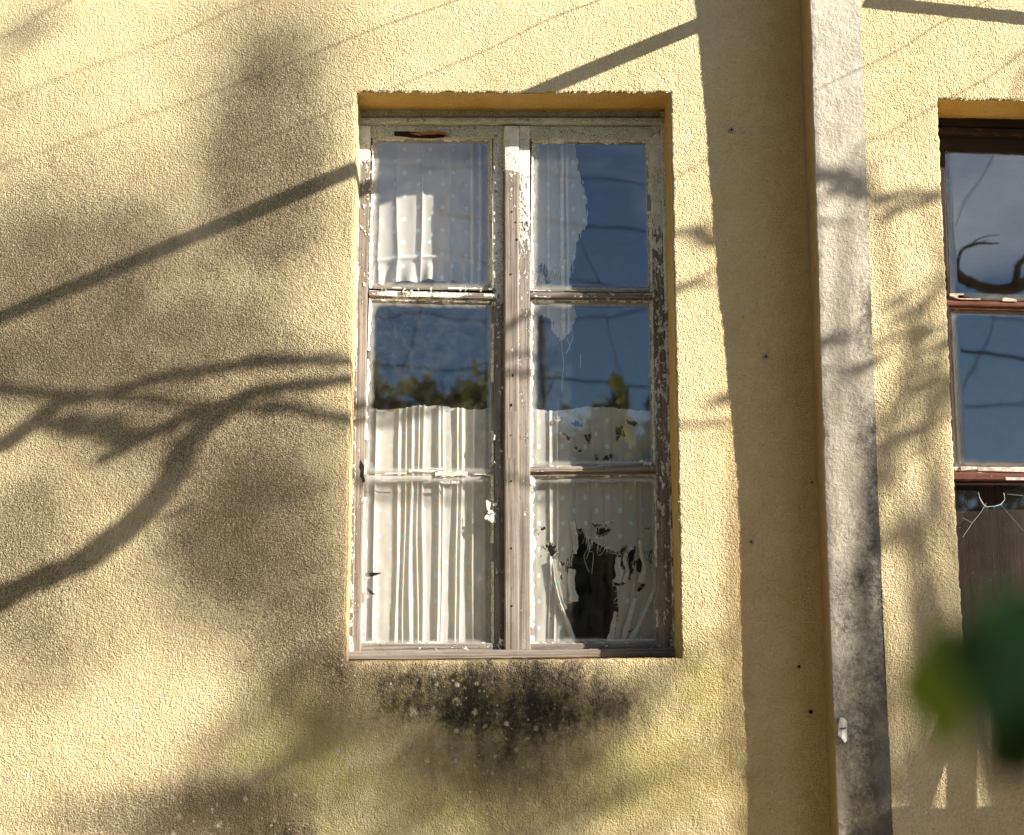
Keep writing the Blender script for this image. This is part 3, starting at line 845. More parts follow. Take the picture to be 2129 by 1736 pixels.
def cloth(name, label, box, y0, mat, folds, amp, nx, nz, holes=(), gather=0.0, hems=(), keep=None, cloth_w=1.35, seed=0, bottom=None, fray=3.0, foldfun=None, topfun=None, fold_k=.42):
    """hanging curtain: box = px range (x0, x1, top, bottom); folds = list of (centre, width, depth) along the cloth"""
    x0, x1, t0, t1 = box
    A = at(x0, t0, y0); B = at(x1, t0, y0); Dn = at(x0, t1, y0)
    s = np.linspace(0, 1, nx); t = np.linspace(0, 1, nz)
    Sg, Tg = np.meshgrid(s, t, indexing='ij')
    W = B[0] - A[0]; Hh = A[2] - Dn[2]
    ph = np.zeros_like(Sg); dxx = np.zeros_like(Sg)
    for (c, w, d) in folds:
        d = d * fold_k
        cc = c + .03 * n1(Tg * 2.2 + seed + c * 9, 1) * np.clip(Tg * 2, 0, 1)
        u = (Sg - cc) / w
        g = np.exp(-u * u)
        ph += d * g
        dxx += -.85 * d * u * g * 1.3
    ph += .25 * amp * (vnoise(Sg * 9 + seed, Tg * 3, 1) - .5) + .10 * amp * (vnoise(Sg * 30 + seed, Tg * 14, 2) - .5)
    X = A[0] + W * Sg + dxx
    Z = A[2] + (B[2] - A[2]) * Sg - Hh * Tg
    if topfun is not None: Z = Z + topfun(Sg, Tg)
    Y = y0 - ph
    if foldfun is not None: X, Y, Z = foldfun(Sg, Tg, X, Y, Z)
    hem = np.zeros_like(Sg)
    for (ta, tb) in hems:
        hem = np.maximum(hem, ((Tg > ta) & (Tg < tb)) * .75)
    PX, PY = pix(np.stack([X, Y, Z], -1).reshape(-1, 3)); PX = PX.reshape(Sg.shape); PY = PY.reshape(Sg.shape)
    jx = fray * 2 * (vnoise(Sg * nx / 1.7 + seed, Tg * nz / 7., 0) - .5) + 2 * fray * (vnoise(Sg * nx / 9, Tg * nz / 9., 1) - .5)
    jy = fray * 2 * (vnoise(Sg * nx / 1.5 + 5, Tg * nz / 6., 2) - .5)
    cell = lambda a: (a[:-1, :-1] + a[1:, :-1] + a[1:, 1:] + a[:-1, 1:]) / 4
    cx, cy = cell(PX + jx), cell(PY + jy)
    ok = np.ones(cx.shape, bool)
    if keep is not None: ok &= inpoly(cx, cy, keep)
    for h in holes: ok &= ~inpoly(cx, cy, h)
    idx = np.arange(nx * nz).reshape(nx, nz)
    gone = np.zeros((nx, nz), bool)                  # frayed weave lies thicker along a tear
    for a_, b_ in ((0, 0), (0, 1), (1, 0), (1, 1)): gone[a_:nx - 1 + a_, b_:nz - 1 + b_] |= ~ok
    if holes or keep is not None: hem = np.maximum(hem, gone * .9)
    Q = np.stack([idx[:-1, :-1], idx[:-1, 1:], idx[1:, 1:], idx[1:, :-1]], -1)[ok]
    wuv = np.stack([Sg * W * cloth_w, Tg * Hh, np.full_like(Sg, seed * 1.7)], -1).reshape(-1, 3)
    used = np.unique(Q); remap = np.full(nx * nz, -1); remap[used] = np.arange(len(used))
    V = np.stack([X, Y, Z], -1).reshape(-1, 3)[used]
    me = mesh_np(name, V, remap[Q], {'wuv': wuv[used], 'hem': hem.ravel()[used]})
    root = empty('curtain', label, 'curtain', None)
    link(name, me, mat, root)
    return root, y0

def threads(root, y, items, rad=.0007, name='loose_threads'):
    """items: list of polylines in photograph units"""
    mb = MB()
    for it in items:
        P = [at(x, yy, y) for x, yy in it]
        P = spline(P, max(6, len(P) * 4)); P[:, 1] += .003 * n1(np.linspace(0, 3, len(P)) + it[0][0], 1)
        mb.tube(P, rad, 4)
    o = mb.build(name, M['thread'], root); o['kind'] = 'stuff'; return o

def fringe(poly, n, ln, seed, down=.6):
    """short frayed ends along the edge of a tear"""
    r = np.random.RandomState(seed); out = []
    m = len(poly)
    for _ in range(n):
        i = r.randint(m); a = np.array(poly[i]); b = np.array(poly[(i + 1) % m])
        p = a + (b - a) * r.rand(); c = np.mean(poly, axis=0)
        d = c - p; d = d / (np.linalg.norm(d) + 1e-6) * (1 - down) + np.array([r.rand() - .5, down])
        L = ln * (.3 + r.rand())
        q = p + d * L * .5 + (r.rand(2) - .5) * L * .3; e = p + d * L + (r.rand(2) - .5) * L * .5
        out.append([tuple(p - d * 2), tuple(q), tuple(e)])
    return out

def gathers(k, seed, amp):
    r = np.random.RandomState(seed); out = []
    e = np.cumsum(.5 + r.rand(k + 1)); e = e / e[-1]
    for i in range(k):
        out.append((e[i] - .02, .018 + .022 * r.rand(), amp * (.45 + .8 * r.rand())))
    return out

YC = YG + .030
# lower left: whole, finely pleated
def ruffle(Sg, Tg):
    top = np.clip(1 - Tg / .035, 0, 1)
    return top * .006 * (vnoise(Sg * 34, Sg * 0 + 3.3, 0) - .3) - np.clip(1 - Tg / .12, 0, 1) * .006 * np.sin(Sg * 9.0)
fl = [(.03, .04, .010), (.125, .020, .026), (.29, .024, .020), (.345, .010, .022), (.39, .013, .030), (.44, .008, .019), (.475, .010, .026),
      (.585, .016, .030), (.615, .008, .016), (.72, .012, .024), (.755, .009, .020), (.845, .014, .030), (.93, .03, .014)]
tear1 = [(757, 1193), (765, 1189), (785, 1191), (796, 1190), (782, 1197), (770, 1199), (760, 1198)]
tear2 = [(762, 1218), (770, 1228), (779, 1233), (776, 1238), (766, 1232)]
c1, _ = cloth('cloth', 'whole pleated white dotted half curtain behind the lower left panes', (748, 1030, 848, 1352), YC, M['sheer'], fl, .014, 330, 240,
      holes=[tear1, tear2], hems=[(0, .055), (.965, 1)], cloth_w=1.5, seed=1, topfun=ruffle, fray=1.2)
mb = MB(); mb.tube([at(752, 853, YC + .004), at(890, 856, YC + .004), at(1028, 854, YC + .004)], .0032, 8); mb.build('curtain_rod', M['rod'], c1)

# lower right: torn open in the middle
hm = [zD(*p) for p in ((345, 925), (385, 950), (410, 968), (418, 1005), (470, 1030), (520, 1055), (570, 1075), (640, 1095), (636, 1165), (612, 1225), (585, 1245), (600, 1330), (612, 1420), (585, 1500), (560, 1640), (345, 1640), (312, 1540), (285, 1460), (268, 1395), (335, 1372), (310, 1260), (290, 1180), (285, 1132), (325, 1105), (340, 1040), (335, 980))]
h2 = [zD(*p) for p in ((640, 1100), (705, 1035), (700, 1120), (690, 1190), (665, 1245), (652, 1180))]
h3 = [zD(*p) for p in ((465, 965), (480, 935), (560, 945), (520, 985), (480, 992))]
h4 = [zD(*p) for p in ((180, 1040), (200, 1018), (240, 1050), (250, 1085), (215, 1105), (190, 1080))]
h5 = [zD(*p) for p in ((255, 1140), (310, 1130), (300, 1150), (262, 1165))]
h6 = [zD(*p) for p in ((318, 325), (345, 305), (410, 330), (400, 350), (360, 345))]
h7 = [zD(*p) for p in ((285, 395), (325, 405), (320, 430), (295, 420))]
h8 = [zD(*p) for p in ((335, 450), (390, 485), (380, 498), (345, 475))]
h9 = [zD(*p) for p in ((400, 390), (440, 380), (450, 430), (430, 445), (405, 420))]
h10 = [zD(*p) for p in ((515, 530), (565, 498), (570, 520), (530, 550))]
h11 = [zD(*p) for p in ((455, 500), (480, 505), (485, 540), (460, 545))]
h12 = [zD(*p) for p in ((585, 350), (630, 330), (640, 380), (605, 430), (590, 400))]
h13 = [zD(*p) for p in ((705, 1310), (770, 1240), (765, 1280), (735, 1320))]
h14 = [zD(*p) for p in ((128, 942), (150, 930), (180, 940), (160, 955))]
h15 = [zD(*p) for p in ((645, 1545), (690, 1535), (680, 1552), (650, 1560))]
h16 = [zD(*p) for p in ((745, 935), (800, 928), (795, 945), (760, 948))]
h17 = [zD(*p) for p in ((240, 1335), (280, 1350), (300, 1395), (285, 1430), (262, 1380))]
h18 = [zD(*p) for p in ((222, 290), (250, 285), (262, 298), (240, 312))]
h19 = [zD(*p) for p in ((700, 1130), (745, 1095), (775, 1130), (760, 1185), (735, 1215), (712, 1190))]
h20 = [zD(*p) for p in ((440, 912), (520, 922), (590, 890), (520, 930), (450, 925))]
h21 = [zD(*p) for p in ((610, 1060), (640, 1010), (650, 1060), (625, 1095), (600, 1100))]
h22 = [zD(*p) for p in ((255, 1195), (275, 1240), (285, 1280), (262, 1250))]
h23 = [zD(*p) for p in ((560, 1240), (600, 1260), (640, 1250), (660, 1265), (610, 1280), (575, 1275))]
h24 = [zD(*p) for p in ((770, 1080), (800, 1050), (805, 1100), (790, 1160), (775, 1130))]
h25 = [zD(*p) for p in ((265, 375), (290, 385), (280, 400), (255, 388))]
h26 = [zD(*p) for p in ((640, 300), (690, 310), (740, 330), (700, 345), (660, 325))]
holesR = [h19, h20, h21, h22, h23, h24, h25, h26, hm, h2, h3, h4, h5, h6, h7, h8, h9, h10, h11, h12, h13, h14, h15, h16, h17, h18]
fr_ = [(.06, .03, .008), (.16, .014, .016), (.215, .010, .018), (.30, .018, .010), (.36, .012, .016), (.46, .014, .016), (.56, .012, .018), (.62, .012, .010), (.70, .014, .014), (.80, .012, .020), (.84, .010, .015), (.93, .02, .010)]
def drape(Sg, Tg, X, Y, Z):
    """below the tear the two halves hang away from the middle"""
    k = np.clip((Tg - .52) / .48, 0, 1)
    left = np.clip(1 - np.abs(Sg - .30) / .28, 0, 1); right = np.clip(1 - np.abs(Sg - .75) / .3, 0, 1)
    X = X - .045 * k ** 1.4 * right * (1.1 - Sg) * 2.2 - .012 * k * left
    return X, Y - .012 * k * (left + right) * np.sin(Sg * 40 + Tg * 5), Z
c2, _ = cloth('cloth', 'torn white dotted half curtain with a ragged hole behind the lower right panes', (1098, 1376, 850, 1352), YC, M['sheer_torn'], fr_, .014, 300, 300,
      holes=holesR, hems=[(0, .05)], cloth_w=1.45, seed=2, topfun=ruffle, fray=3.4, foldfun=drape)
it = []
for i, h in enumerate(holesR): it += fringe(h, 90 if h is hm else 12, 14 if h is hm else 8, 20 + i)
for pts in (((415, 1005), (420, 1060), (400, 1110), (430, 1200)), ((425, 1005), (430, 1070), (455, 1090), (445, 1210)), ((420, 1000), (432, 1055), (415, 1120)), ((560, 1085), (620, 1100), (600, 1150)), ((600, 1110), (590, 1180), (598, 1240)), ((655, 1085), (660, 1130), (655, 1185)),
            ((410, 330), (430, 360), (420, 400), (450, 430)), ((450, 340), (455, 420), (445, 470)), ((420, 985), (470, 1000), (520, 1000)), ((425, 965), (480, 985), (550, 960)), ((760, 1060), (790, 1100), (770, 1170)), ((580, 300), (575, 350), (590, 420)), ((610, 330), (625, 380), (600, 420))):
    it.append([zD(*p) for p in pts])
threads(c2, YC - .012, it)
def flap(pts, w0, w1, y, root, curl=.006, seed=0):
    """a loose strip of torn cloth along a line in the photograph"""
    C = spline([at(a, b, y) for a, b in pts], 26); n = len(C); m = 9
    tn = np.gradient(C, axis=0); tn /= np.linalg.norm(tn, axis=1)[:, None]
    sd = np.stack([tn[:, 2], 0 * tn[:, 0], -tn[:, 0]], -1)
    V = []; W = []; H = []
    for i in range(n):
        f = i / (n - 1); w = (w0 + (w1 - w0) * f) * (1 + .5 * n1(np.array([f * 9 + seed]), 1)[0])
        for j in range(m):
            e = j / (m - 1) - .5
            p = C[i] + sd[i] * w * (e + .18 * n1(np.array([f * 14 + seed + (3 if j == 0 else 8)]), 2)[0] * (j in (0, m - 1)))
            p = p + np.array([0, -curl * math.cos(e * 5 + seed) - .004 * n1(np.array([f * 6 + j * .6 + seed]), 0)[0], 0])
            V.append(p); W.append((e * w + seed, f * .2, seed)); H.append(.85 if j in (0, m - 1) else .15)
    Q = [[i * m + j, i * m + j + 1, (i + 1) * m + j + 1, (i + 1) * m + j] for i in range(n - 1) for j in range(m - 1)]
    return link('torn_flap', mesh_np('torn_flap', V, Q, {'wuv': W, 'hem': H}), M['sheer'], root)
for k, (pts, w0, w1) in enumerate(((((815, 1300), (775, 1400), (720, 1520), (665, 1625)), .014, .020), (((700, 1350), (672, 1450), (640, 1560), (610, 1630)), .012, .016), (((585, 1430), (575, 1500), (560, 1570), (548, 1630)), .010, .022),
        (((255, 1380), (290, 1460), (325, 1560), (352, 1630)), .012, .016), (((222, 1120), (240, 1240), (262, 1340), (285, 1420)), .012, .014), (((330, 1180), (325, 1260), (338, 1330), (345, 1372)), .022, .026),
        (((605, 1110), (598, 1160), (610, 1210), (590, 1260)), .016, .024), (((650, 1085), (640, 1130), (655, 1190), (640, 1260)), .010, .016), (((735, 1010), (740, 1090), (760, 1170), (735, 1260)), .014, .022), (((330, 900), (345, 960), (352, 1030), (345, 1090)), .016, .012))):
    flap([zD(*p) for p in pts], w0, w1, YC - .012 - .002 * (k % 3), c2, seed=k * 2.3)

# upper left: short, with a frill at the bottom
def frill(Sg, Tg, X, Y, Z):
    k = np.clip((Tg - .86) / .14, 0, 1)
    Y = Y - k * .010 * np.sin(Sg * 62 + 2 * np.sin(Sg * 9)) - .006 * np.exp(-((Tg - .86) / .012) ** 2)
    Z = Z + .012 * np.sin((Sg - .15) * 5.2) * Tg + .004 * k * np.sin(Sg * 30)
    return X, Y, Z
YU = YG + .085
c3, _ = cloth('cloth', 'short frilled white dotted curtain behind the top left pane', (770, 1042, 240, 592), YU, M['sheer_thin'],
      [(.08, .05, .012), (.22, .05, .014), (.40, .02, .012), (.62, .04, .010), (.78, .012, .020), (.84, .010, .020), (.93, .03, .014)], .012, 220, 200, hems=[(.84, .875), (.985, 1)], cloth_w=1.3, seed=3, foldfun=frill, fold_k=.9)
mb = MB(); mb.tube([at(748, 246, YU + .004), at(1042, 246, YU + .004)], .003, 8); mb.build('curtain_rod', M['rod'], c3)
# upper right: a torn remnant
keep = [(1090, 230), (1196, 230), (1200, 330), (1214, 400), (1222, 466), (1208, 485), (1196, 520), (1188, 560), (1184, 606), (1190, 640), (1200, 660), (1186, 690), (1176, 700), (1164, 706), (1150, 690), (1146, 660), (1120, 655), (1102, 640), (1090, 620)]
hU = [[zA(*p) for p in q] for q in (((1190, 1130), (1240, 1120), (1270, 1170), (1290, 1230), (1270, 1260), (1230, 1200)), ((1300, 1150), (1330, 1160), (1335, 1230), (1305, 1210)), ((1180, 1180), (1210, 1200), (1230, 1270), (1185, 1260)), ((1340, 1080), (1370, 1090), (1350, 1130)))]
c4, _ = cloth('cloth', 'shredded remnant of thin white curtain behind the top right pane', (1090, 1232, 240, 715), YU - .02, M['sheer_thin'],
      [(.12, .05, .012), (.34, .03, .012), (.55, .025, .018), (.62, .02, .014), (.82, .05, .008)], .012, 130, 260, holes=hU, keep=keep, cloth_w=1.3, seed=4, fray=3.6, fold_k=1.1)
mb = MB(); mb.tube([at(1080, 246, YU - .016), at(1376, 246, YU - .016)], .003, 8); mb.build('curtain_rod', M['rod'], c4)
it = []
for i, h in enumerate(hU): it += fringe(h, 26, 16, 60 + i)
it += [[zB(1345, 330), zB(1350, 400), zB(1360, 480), zB(1350, 560), zB(1348, 650)], [zB(1410, 270), zB(1415, 320), zB(1385, 390), zB(1370, 415)], [zB(1380, 320), zB(1395, 370), zB(1375, 410)], [zB(1465, 415), zB(1460, 500)]]
threads(c4, YU - .03, it)

# ------------------------------------------------------------------ the red-brown window
w2 = empty('casement_window', 'dark red-brown window with a broken lower pane at the right edge', 'window')
Y2 = 0.0
def rb(x, y0, y1, k=0.0):        # a rail as it runs out to the right of the picture
    return [(1940, y0), (x, y0 + k), (x, y1 + k), (1940, y1)]
f2 = empty('frame', None, None); f2.parent = w2
RX = 2640
bar('head', rb(RX, 232, 262, 16), Y2 - .012, .07, f2, M['wood_dark'], const(0), False)
bar('head_moulding', rb(RX, 262, 275, 20), Y2 - .024, .08, f2, M['wood_dark'], const(.3), False, .004)
s2 = empty('sash', None, None); s2.parent = w2
bar('top_rail', rb(RX, 277, 308, 24), Y2 + .004, .04, s2, M['wood_dark'], const(.1), False)
bar('glazing_bar', rb(RX, 623, 634, 18), Y2 + .002, .03, s2, M['wood_red'], const(.12), False)
bar('glazing_bar', rb(RX, 634, 642, 18), Y2 + .010, .024, s2, M['wood_red'], const(.2), False)
bar('glazing_bar', rb(RX, 970, 981, 4), Y2 + .002, .03, s2, M['wood_red'], steps((0, .62), (.1, .62), (1, .5)), False)
bar('glazing_bar', rb(RX, 981, 997, 4), Y2 - .002, .034, s2, M['wood_red'], const(.22), False)
bar('stile', [(1944, 262), (1962, 262), (2000, 1440), (1975, 1440)], Y2 + .004, .04, s2, M['wood_dark'], const(.05))
bar('bottom_rail', rb(RX, 1378, 1398, -4), Y2 + .002, .04, s2, M['wood_red'], const(.25), False)
G2 = Y2 + .022
Q1 = [(1950, 305), (RX, 325), (RX, 640), (1966, 622)]
Q2 = [(1966, 640), (RX, 658), (RX, 975), (1985, 971)]
pane(Q1, G2, s2, M['glass_clear'], (.0, .0)); pane(Q2, G2, s2, M['glass_clear'], (.0008, .0006))
# flakes of putty standing on the bars
mb = MB()
def zC(x, y): return ((x / 3.1 + 2250) / 1.17426, (y / 3.1 + 200) / 1.17426)
for poly in (((215, 1600), (320, 1600), (320, 1612), (275, 1615), (275, 1636), (450, 1636), (450, 1648), (300, 1645), (280, 1640), (215, 1615)), ((612, 1635), (640, 1632), (720, 1645), (722, 1662), (615, 1658))):
    mb.prism([at(*zC(*p), Y2 - .002) for p in poly], np.array([0, .008, 0]))
def zE(x, y): return ((x / 3.1 + 2250) / 1.17426, (y / 3.1 + 1100) / 1.17426)
for poly in (((300, 118), (420, 122), (425, 140), (300, 150)), ((428, 125), (560, 130), (900, 145), (900, 165), (430, 152)), ((635, 200), (900, 205), (900, 225), (640, 222))):
    mb.prism([at(*zE(*p), Y2 - .004) for p in poly], np.array([0, .008, 0]))
mb.build('putty', simple('grey_putty', (.42, .36, .31, 1), .9, .2, 60, .35), s2)['kind'] = 'stuff'
# broken lower pane: three shards around a hole
def shard(poly, y, nm='glass_shard'):
    P = np.array([at(*p, y) for p in poly]); n = len(P); c = P.mean(axis=0)
    mb = MB(); mb.prism(P, np.array([0, .0028, 0]))
    o = mb.build(nm, M['glass_clear'], s2)
    a = o.data.attributes.new('edge', 'FLOAT', 'POINT'); a.data.foreach_set('value', np.full(len(o.data.vertices), .05, np.float32))
    return o
sh1 = [zE(*p) for p in ((250, 300), (330, 305), (400, 303), (432, 315), (437, 350), (455, 385), (470, 405), (490, 425), (455, 460), (400, 530), (312, 655), (255, 740))]
sh2 = [zE(*p) for p in ((258, 745), (314, 660), (402, 535), (458, 464), (492, 428), (520, 423), (555, 420), (600, 408), (680, 500), (770, 610), (960, 830), (960, 1900), (330, 1900))]
sh3 = [zE(*p) for p in ((603, 405), (630, 370), (622, 320), (640, 300), (700, 290), (790, 250), (960, 230), (960, 820), (775, 606), (684, 496))]
for s_ in (sh1, sh2, sh3): shard(s_, G2)
mb = MB()
rim = [zE(*p) for p in ((432, 315), (437, 350), (455, 385), (470, 405), (490, 425), (520, 423), (555, 420), (600, 408), (630, 370), (622, 320))]
mb.tube([at(*p, G2 - .0005) for p in rim], [.0004, .0005, .0012, .0018, .0007, .0005, .0009, .0010, .0005, .0008], 5, .6)
for ln in (((490, 400), (440, 480), (385, 545), (312, 655)), ((600, 408), (680, 500), (770, 605)), ((312, 508), (345, 525), (380, 545)), ((650, 328), (700, 335), (770, 340))):
    mb.tube([at(*zE(*p), G2 - .0006) for p in ln], .0003, 4)
mb.build('broken_edge', M['glass_edge'], s2)['kind'] = 'stuff'
# brown boards nailed up behind the broken pane
bd = empty('board_panel', 'dark brown wooden board standing upright behind the broken pane', 'board')
x = 1985.0
k = 0
while x < 2560:
    w = 190 + 16 * rng.rand()
    bar('board', [(x - 8, 1024 - 20), (x + w - 9.5, 1024 - 20), (x + w + 22, 1500), (x + 22, 1500)], Y2 + .075 + .002 * (k % 2), .02, bd, M['wood_dark'], const(.12))
    x += w; k += 1

# ------------------------------------------------------------------ small things on the walls
def plug(px, py, y, r, label, mat_hole=True, halo=True):
    root = empty('wall_plug', label, 'wall plug')
    c = at(px, py, y)
    if halo:
        mb = MB()
        mb.prism([c + np.array([r * (1 + .25 * rng.rand()) * math.cos(w), -.0045, r * (1 + .25 * rng.rand()) * math.sin(w)]) for w in np.linspace(0, 6.283, 13)[:-1]], np.array([0, .007, 0]))
        mb.build('plug_collar', M['plug'], root)
    mb = MB()
    mb.prism([c + np.array([r * .45 * math.cos(w), -.0056, r * .45 * math.sin(w)]) for w in np.linspace(0, 6.283, 11)[:-1]], np.array([0, .007, 0]))
    mb.build('hole', M['hole'], root)
plug(1520, 271, 0, .0075, 'grey wall plug in the shaded wall, nearest the top of the picture')
plug(1592, 742, 0, .0075, 'grey wall plug in the shaded wall, level with the middle panes')
plug(1688, 1003, 0, .0060, 'dark wall plug close beside the pilaster, level with the lower glazing bar', halo=False)
plug(1661, 1386, 0, .0085, 'small dark hole in the shaded wall, level with the window sill', halo=False)
plug(1685, 1480, 0, .0130, 'large dark hole low down beside the pilaster', halo=False)
plug(1562, 1127, 0, .0055, 'tiny plug in the shaded wall, level with the torn curtain')
# broken conduit end in the pilaster
cd_ = empty('conduit_stub', 'broken white plastic conduit end stuck in the pilaster edge', 'conduit')
mb = MB()
yy = float(y_right(at(1752, 1515, -.12)[2])) - .001
pp = [(1744, 1507), (1748, 1491), (1754, 1493), (1761, 1499), (1761, 1540), (1757, 1544), (1750, 1534), (1743, 1529)]
P = [at(x_, y_, yy - .004 - .006 * math.sin((x_ - 1742) / 20 * math.pi)) for x_, y_ in pp]
mb.prism(P, np.array([0, .02, 0])); mb.build('pipe_shell', M['ceramic'], cd_)
mb = MB(); mb.prism([at(x_, y_, yy - .0125) for x_, y_ in ((1746, 1513), (1753, 1515), (1760, 1512), (1760, 1514), (1753, 1517), (1746, 1515))], np.array([0, .004, 0]))
mb.build('crack', M['hole'], cd_)

# ------------------------------------------------------------------ things in front of the wall that throw the shadows
# iron awning frame above the picture
aw = empty('awning_frame', 'iron awning frame fixed to the top of the pilaster', 'awning frame')
p0 = caster(1500, 32, .45); p1 = caster(0, 660, 2.9)
dirn = p1 - p0
mb = MB(); mb.tube([p0 - dirn * .06, p0 + dirn * .5, p1 + dirn * .25], .0235, 12); mb.build('arm', M['iron'], aw)
q0 = caster(1778, 25, .36, -.14); q1 = caster(2129, 60, .36, -.14)
mb = MB(); mb.tube([q0, q1 + (q1 - q0) * 3.0], .0135, 10); mb.build('cross_bar', M['iron'], aw)
mb = MB(); mb.tube([p0 - dirn * .055, q0, q0 + np.array([.02, .30, 0])], .014, 10); mb.build('bracket', M['iron'], aw)

# thin service wires running out from the top of the wall
for (a, b, ta, tb, y, lab) in (((-40, 95), (150, 0), 2.4, 1.7, 0, 'thin wire running out from the house, furthest left of the wires'), ((240, 118), (560, -5), 1.9, 1.1, 0, 'thin wire running out from the house, second from the left'),
                         ((280, 245), (980, -10), 2.0, .9, 0, 'thin wire running out from the house, above the window'), ((850, 165), (1260, -5), 1.5, .7, 0, 'thin wire running out from the house, above the window head'),
                         ((1780, 145), (2000, 30), 1.3, .8, -.15, 'thin wire running out from the house, beside the pilaster'), ((1985, 195), (2180, 80), 1.3, .8, -.15, 'thin wire running out from the house, furthest right of the wires')):
    P0 = caster(*a, ta, y); P1 = caster(*b, tb, y); d = P1 - P0
    mb = MB(); mb.tube(spline([P0 - d * .8, P0 - d * .3 , P0 + d * .33 + np.array([0, 0, -.010]), P0 + d * .7 + np.array([0, 0, .006]), P1, P1 + d * .5], 24), .0018, 6)
    tag(mb.build('service_wire', M['cable']), lab, 'wire', 'service wires above the wall')

def clumpleaves(mb, c, r, n, size, rs):
    """n small folded leaves scattered in an ellipsoid"""
    for _ in range(n):
        u = rs.randn(3); u = u / np.linalg.norm(u) * rs.rand() ** .4
        p = c + u * r
        a = rs.randn(3); a /= np.linalg.norm(a); b = np.cross(a, rs.randn(3)); b /= np.linalg.norm(b) + 1e-9
        L = size * (.6 + .8 * rs.rand()); w = L * .32
        nrm = np.cross(a, b)
        mb.add([p, p + a * L * .5 + b * w + nrm * w * .3, p + a * L, p + a * L * .5 - b * w + nrm * w * .3], (), [[0, 1, 2], [0, 2, 3]])

# bare-limbed tree standing just right of the window
T0 = 3.3
nt_ = empty('garden_tree', 'bare crooked tree standing close to the house, right of the picture', 'tree')
def limb(pts, rads, t=T0, name='limb', y=0.0):
    P = spline([caster(a, b, t + (c[0] if c else 0.0), y) for a, b, *c in pts], 12 * len(pts))
    P = P + .020 * np.stack([n1(np.linspace(0, len(P) / 5., len(P)) + 3 * k + pts[0][0], k) for k in range(3)], -1)
    R = np.interp(np.linspace(0, 1, len(P)), np.linspace(0, 1, len(rads)), rads)
    R = R * (1 + .5 * n1(np.linspace(0, len(P) / 3., len(P)) + pts[0][1], 2)); mb = MB(); mb.tube(P, R, 10, .25); return mb.build(name, M['bark'], nt_, True), P
limb([(-420, 1650, .7), (-200, 1340, .3), (0, 1240, 0), (170, 1165), (290, 1070), (380, 950), (430, 872), (540, 815), (735, 788), (900, 770), (1120, 700), (1330, 640), (1500, 560)], [.062, .048, .035, .032, .029, .027, .026, .021, .015, .012, .010, .008, .005])
limb([(-420, 1650, .7), (-300, 1100, .7), (-150, 990, .3), (0, 925, 0), (90, 865), (120, 838), (170, 828), (300, 795), (480, 762), (735, 744), (900, 725), (1060, 690), (1250, 560), (1405, 482), (1500, 512), (1600, 540)], [.05, .038, .026, .021, .019, .017, .015, .014, .013, .012, .011, .010, .009, .008, .004])
limb([(-330, 900, .7), (-160, 830, .3), (0, 815, 0), (140, 825), (350, 840), (560, 850), (735, 860), (900, 880), (1150, 890), (1420, 884), (1600, 880)], [.028, .02, .015, .014, .012, .011, .010, .009, .008, .007, .004])
limb([(80, 880), (170, 885), (260, 915), (330, 900), (400, 865), (440, 862)], [.016, .024, .021, .015, .015, .016])
limb([(260, 925), (205, 962)], [.018, .013])
limb([(1640, 340), (1690, 372), (1735, 388), (1775, 415), (1812, 428), (1870, 412), (1960, 425), (2100, 440), (2260, 500)], [.004, .011, .013, .012, .010, .009, .008, .009, .012], y=-.13)
limb([(1812, 428), (1880, 440), (1965, 412), (2060, 380)], [.006, .006, .006, .004], y=-.13)
limb([(1745, 388), (1740, 350), (1765, 318), (1790, 305)], [.005, .005, .004, .003], y=-.13)
for tw in (((480, 762), (560, 735), (650, 742), (720, 725)), ((300, 795), (360, 770), (430, 772)), ((540, 815), (600, 835), (690, 838)), ((430, 872), (480, 850), (560, 858)), ((120, 838), (70, 812), (10, 806)), ((290, 1070), (340, 1075), (400, 1050)), ((380, 950), (355, 905), (372, 880))):
    limb(list(tw), [.006, .005, .003], name='twig')
limb([(1080, 700), (1200, 640), (1420, 590), (1560, 600)], [.010, .008, .006, .003])
tr_pts = [caster(-420, 1650, T0 + .7), caster(-480, 1900, T0 + .78)]
base = tr_pts[1].copy(); base[2] = 0.0
mb = MB(); mb.tube(spline([base, base + np.array([.02, .02, .8]), tr_pts[1], tr_pts[0] + np.array([0, 0, .05])], 24), np.linspace(.13, .078, 24), 14, .12)
mb.build('trunk', M['bark'], nt_, True)
# upper limb of the same tree whose curled twig the right-hand window mirrors
def mtube(pts, rads, Y, name, parent, yg=G2, mat=None, n=8, wob=.3, k=10):
    P = spline([mirror(a, b, yg, Y) for a, b in pts], k * len(pts))
    R = np.interp(np.linspace(0, 1, len(P)), np.linspace(0, 1, len(rads)), rads)
    mb = MB(); mb.tube(P, R, n, wob); return mb.build(name, mat or M['bark'], parent, True)
YB = -2.6
mtube([(1880, 530), (1930, 545), (1972, 560), (2010, 585), (2060, 602), (2100, 600), (2150, 588), (2260, 600), (2420, 640)], [.02, .027, .03, .028, .027, .03, .032, .036, .04], YB, 'limb', nt_)
mtube([(1994, 575), (1990, 550), (2002, 522), (2030, 508), (2078, 505)], [.012, .011, .009, .007, .004], YB, 'twig', nt_)
mtube([(2004, 520), (2030, 500), (2050, 492), (2078, 487)], [.005, .004, .003, .002], YB, 'twig', nt_)
mtube([(2010, 518), (2040, 506), (2056, 498)], [.004, .003, .002], YB, 'twig', nt_)
mtube([(2110, 600), (2112, 570), (2118, 548), (2140, 525), (2160, 490)], [.018, .017, .015, .013, .008], YB, 'twig', nt_)
mtube([(2112, 566), (2104, 548)], [.006, .002], YB, 'twig', nt_)

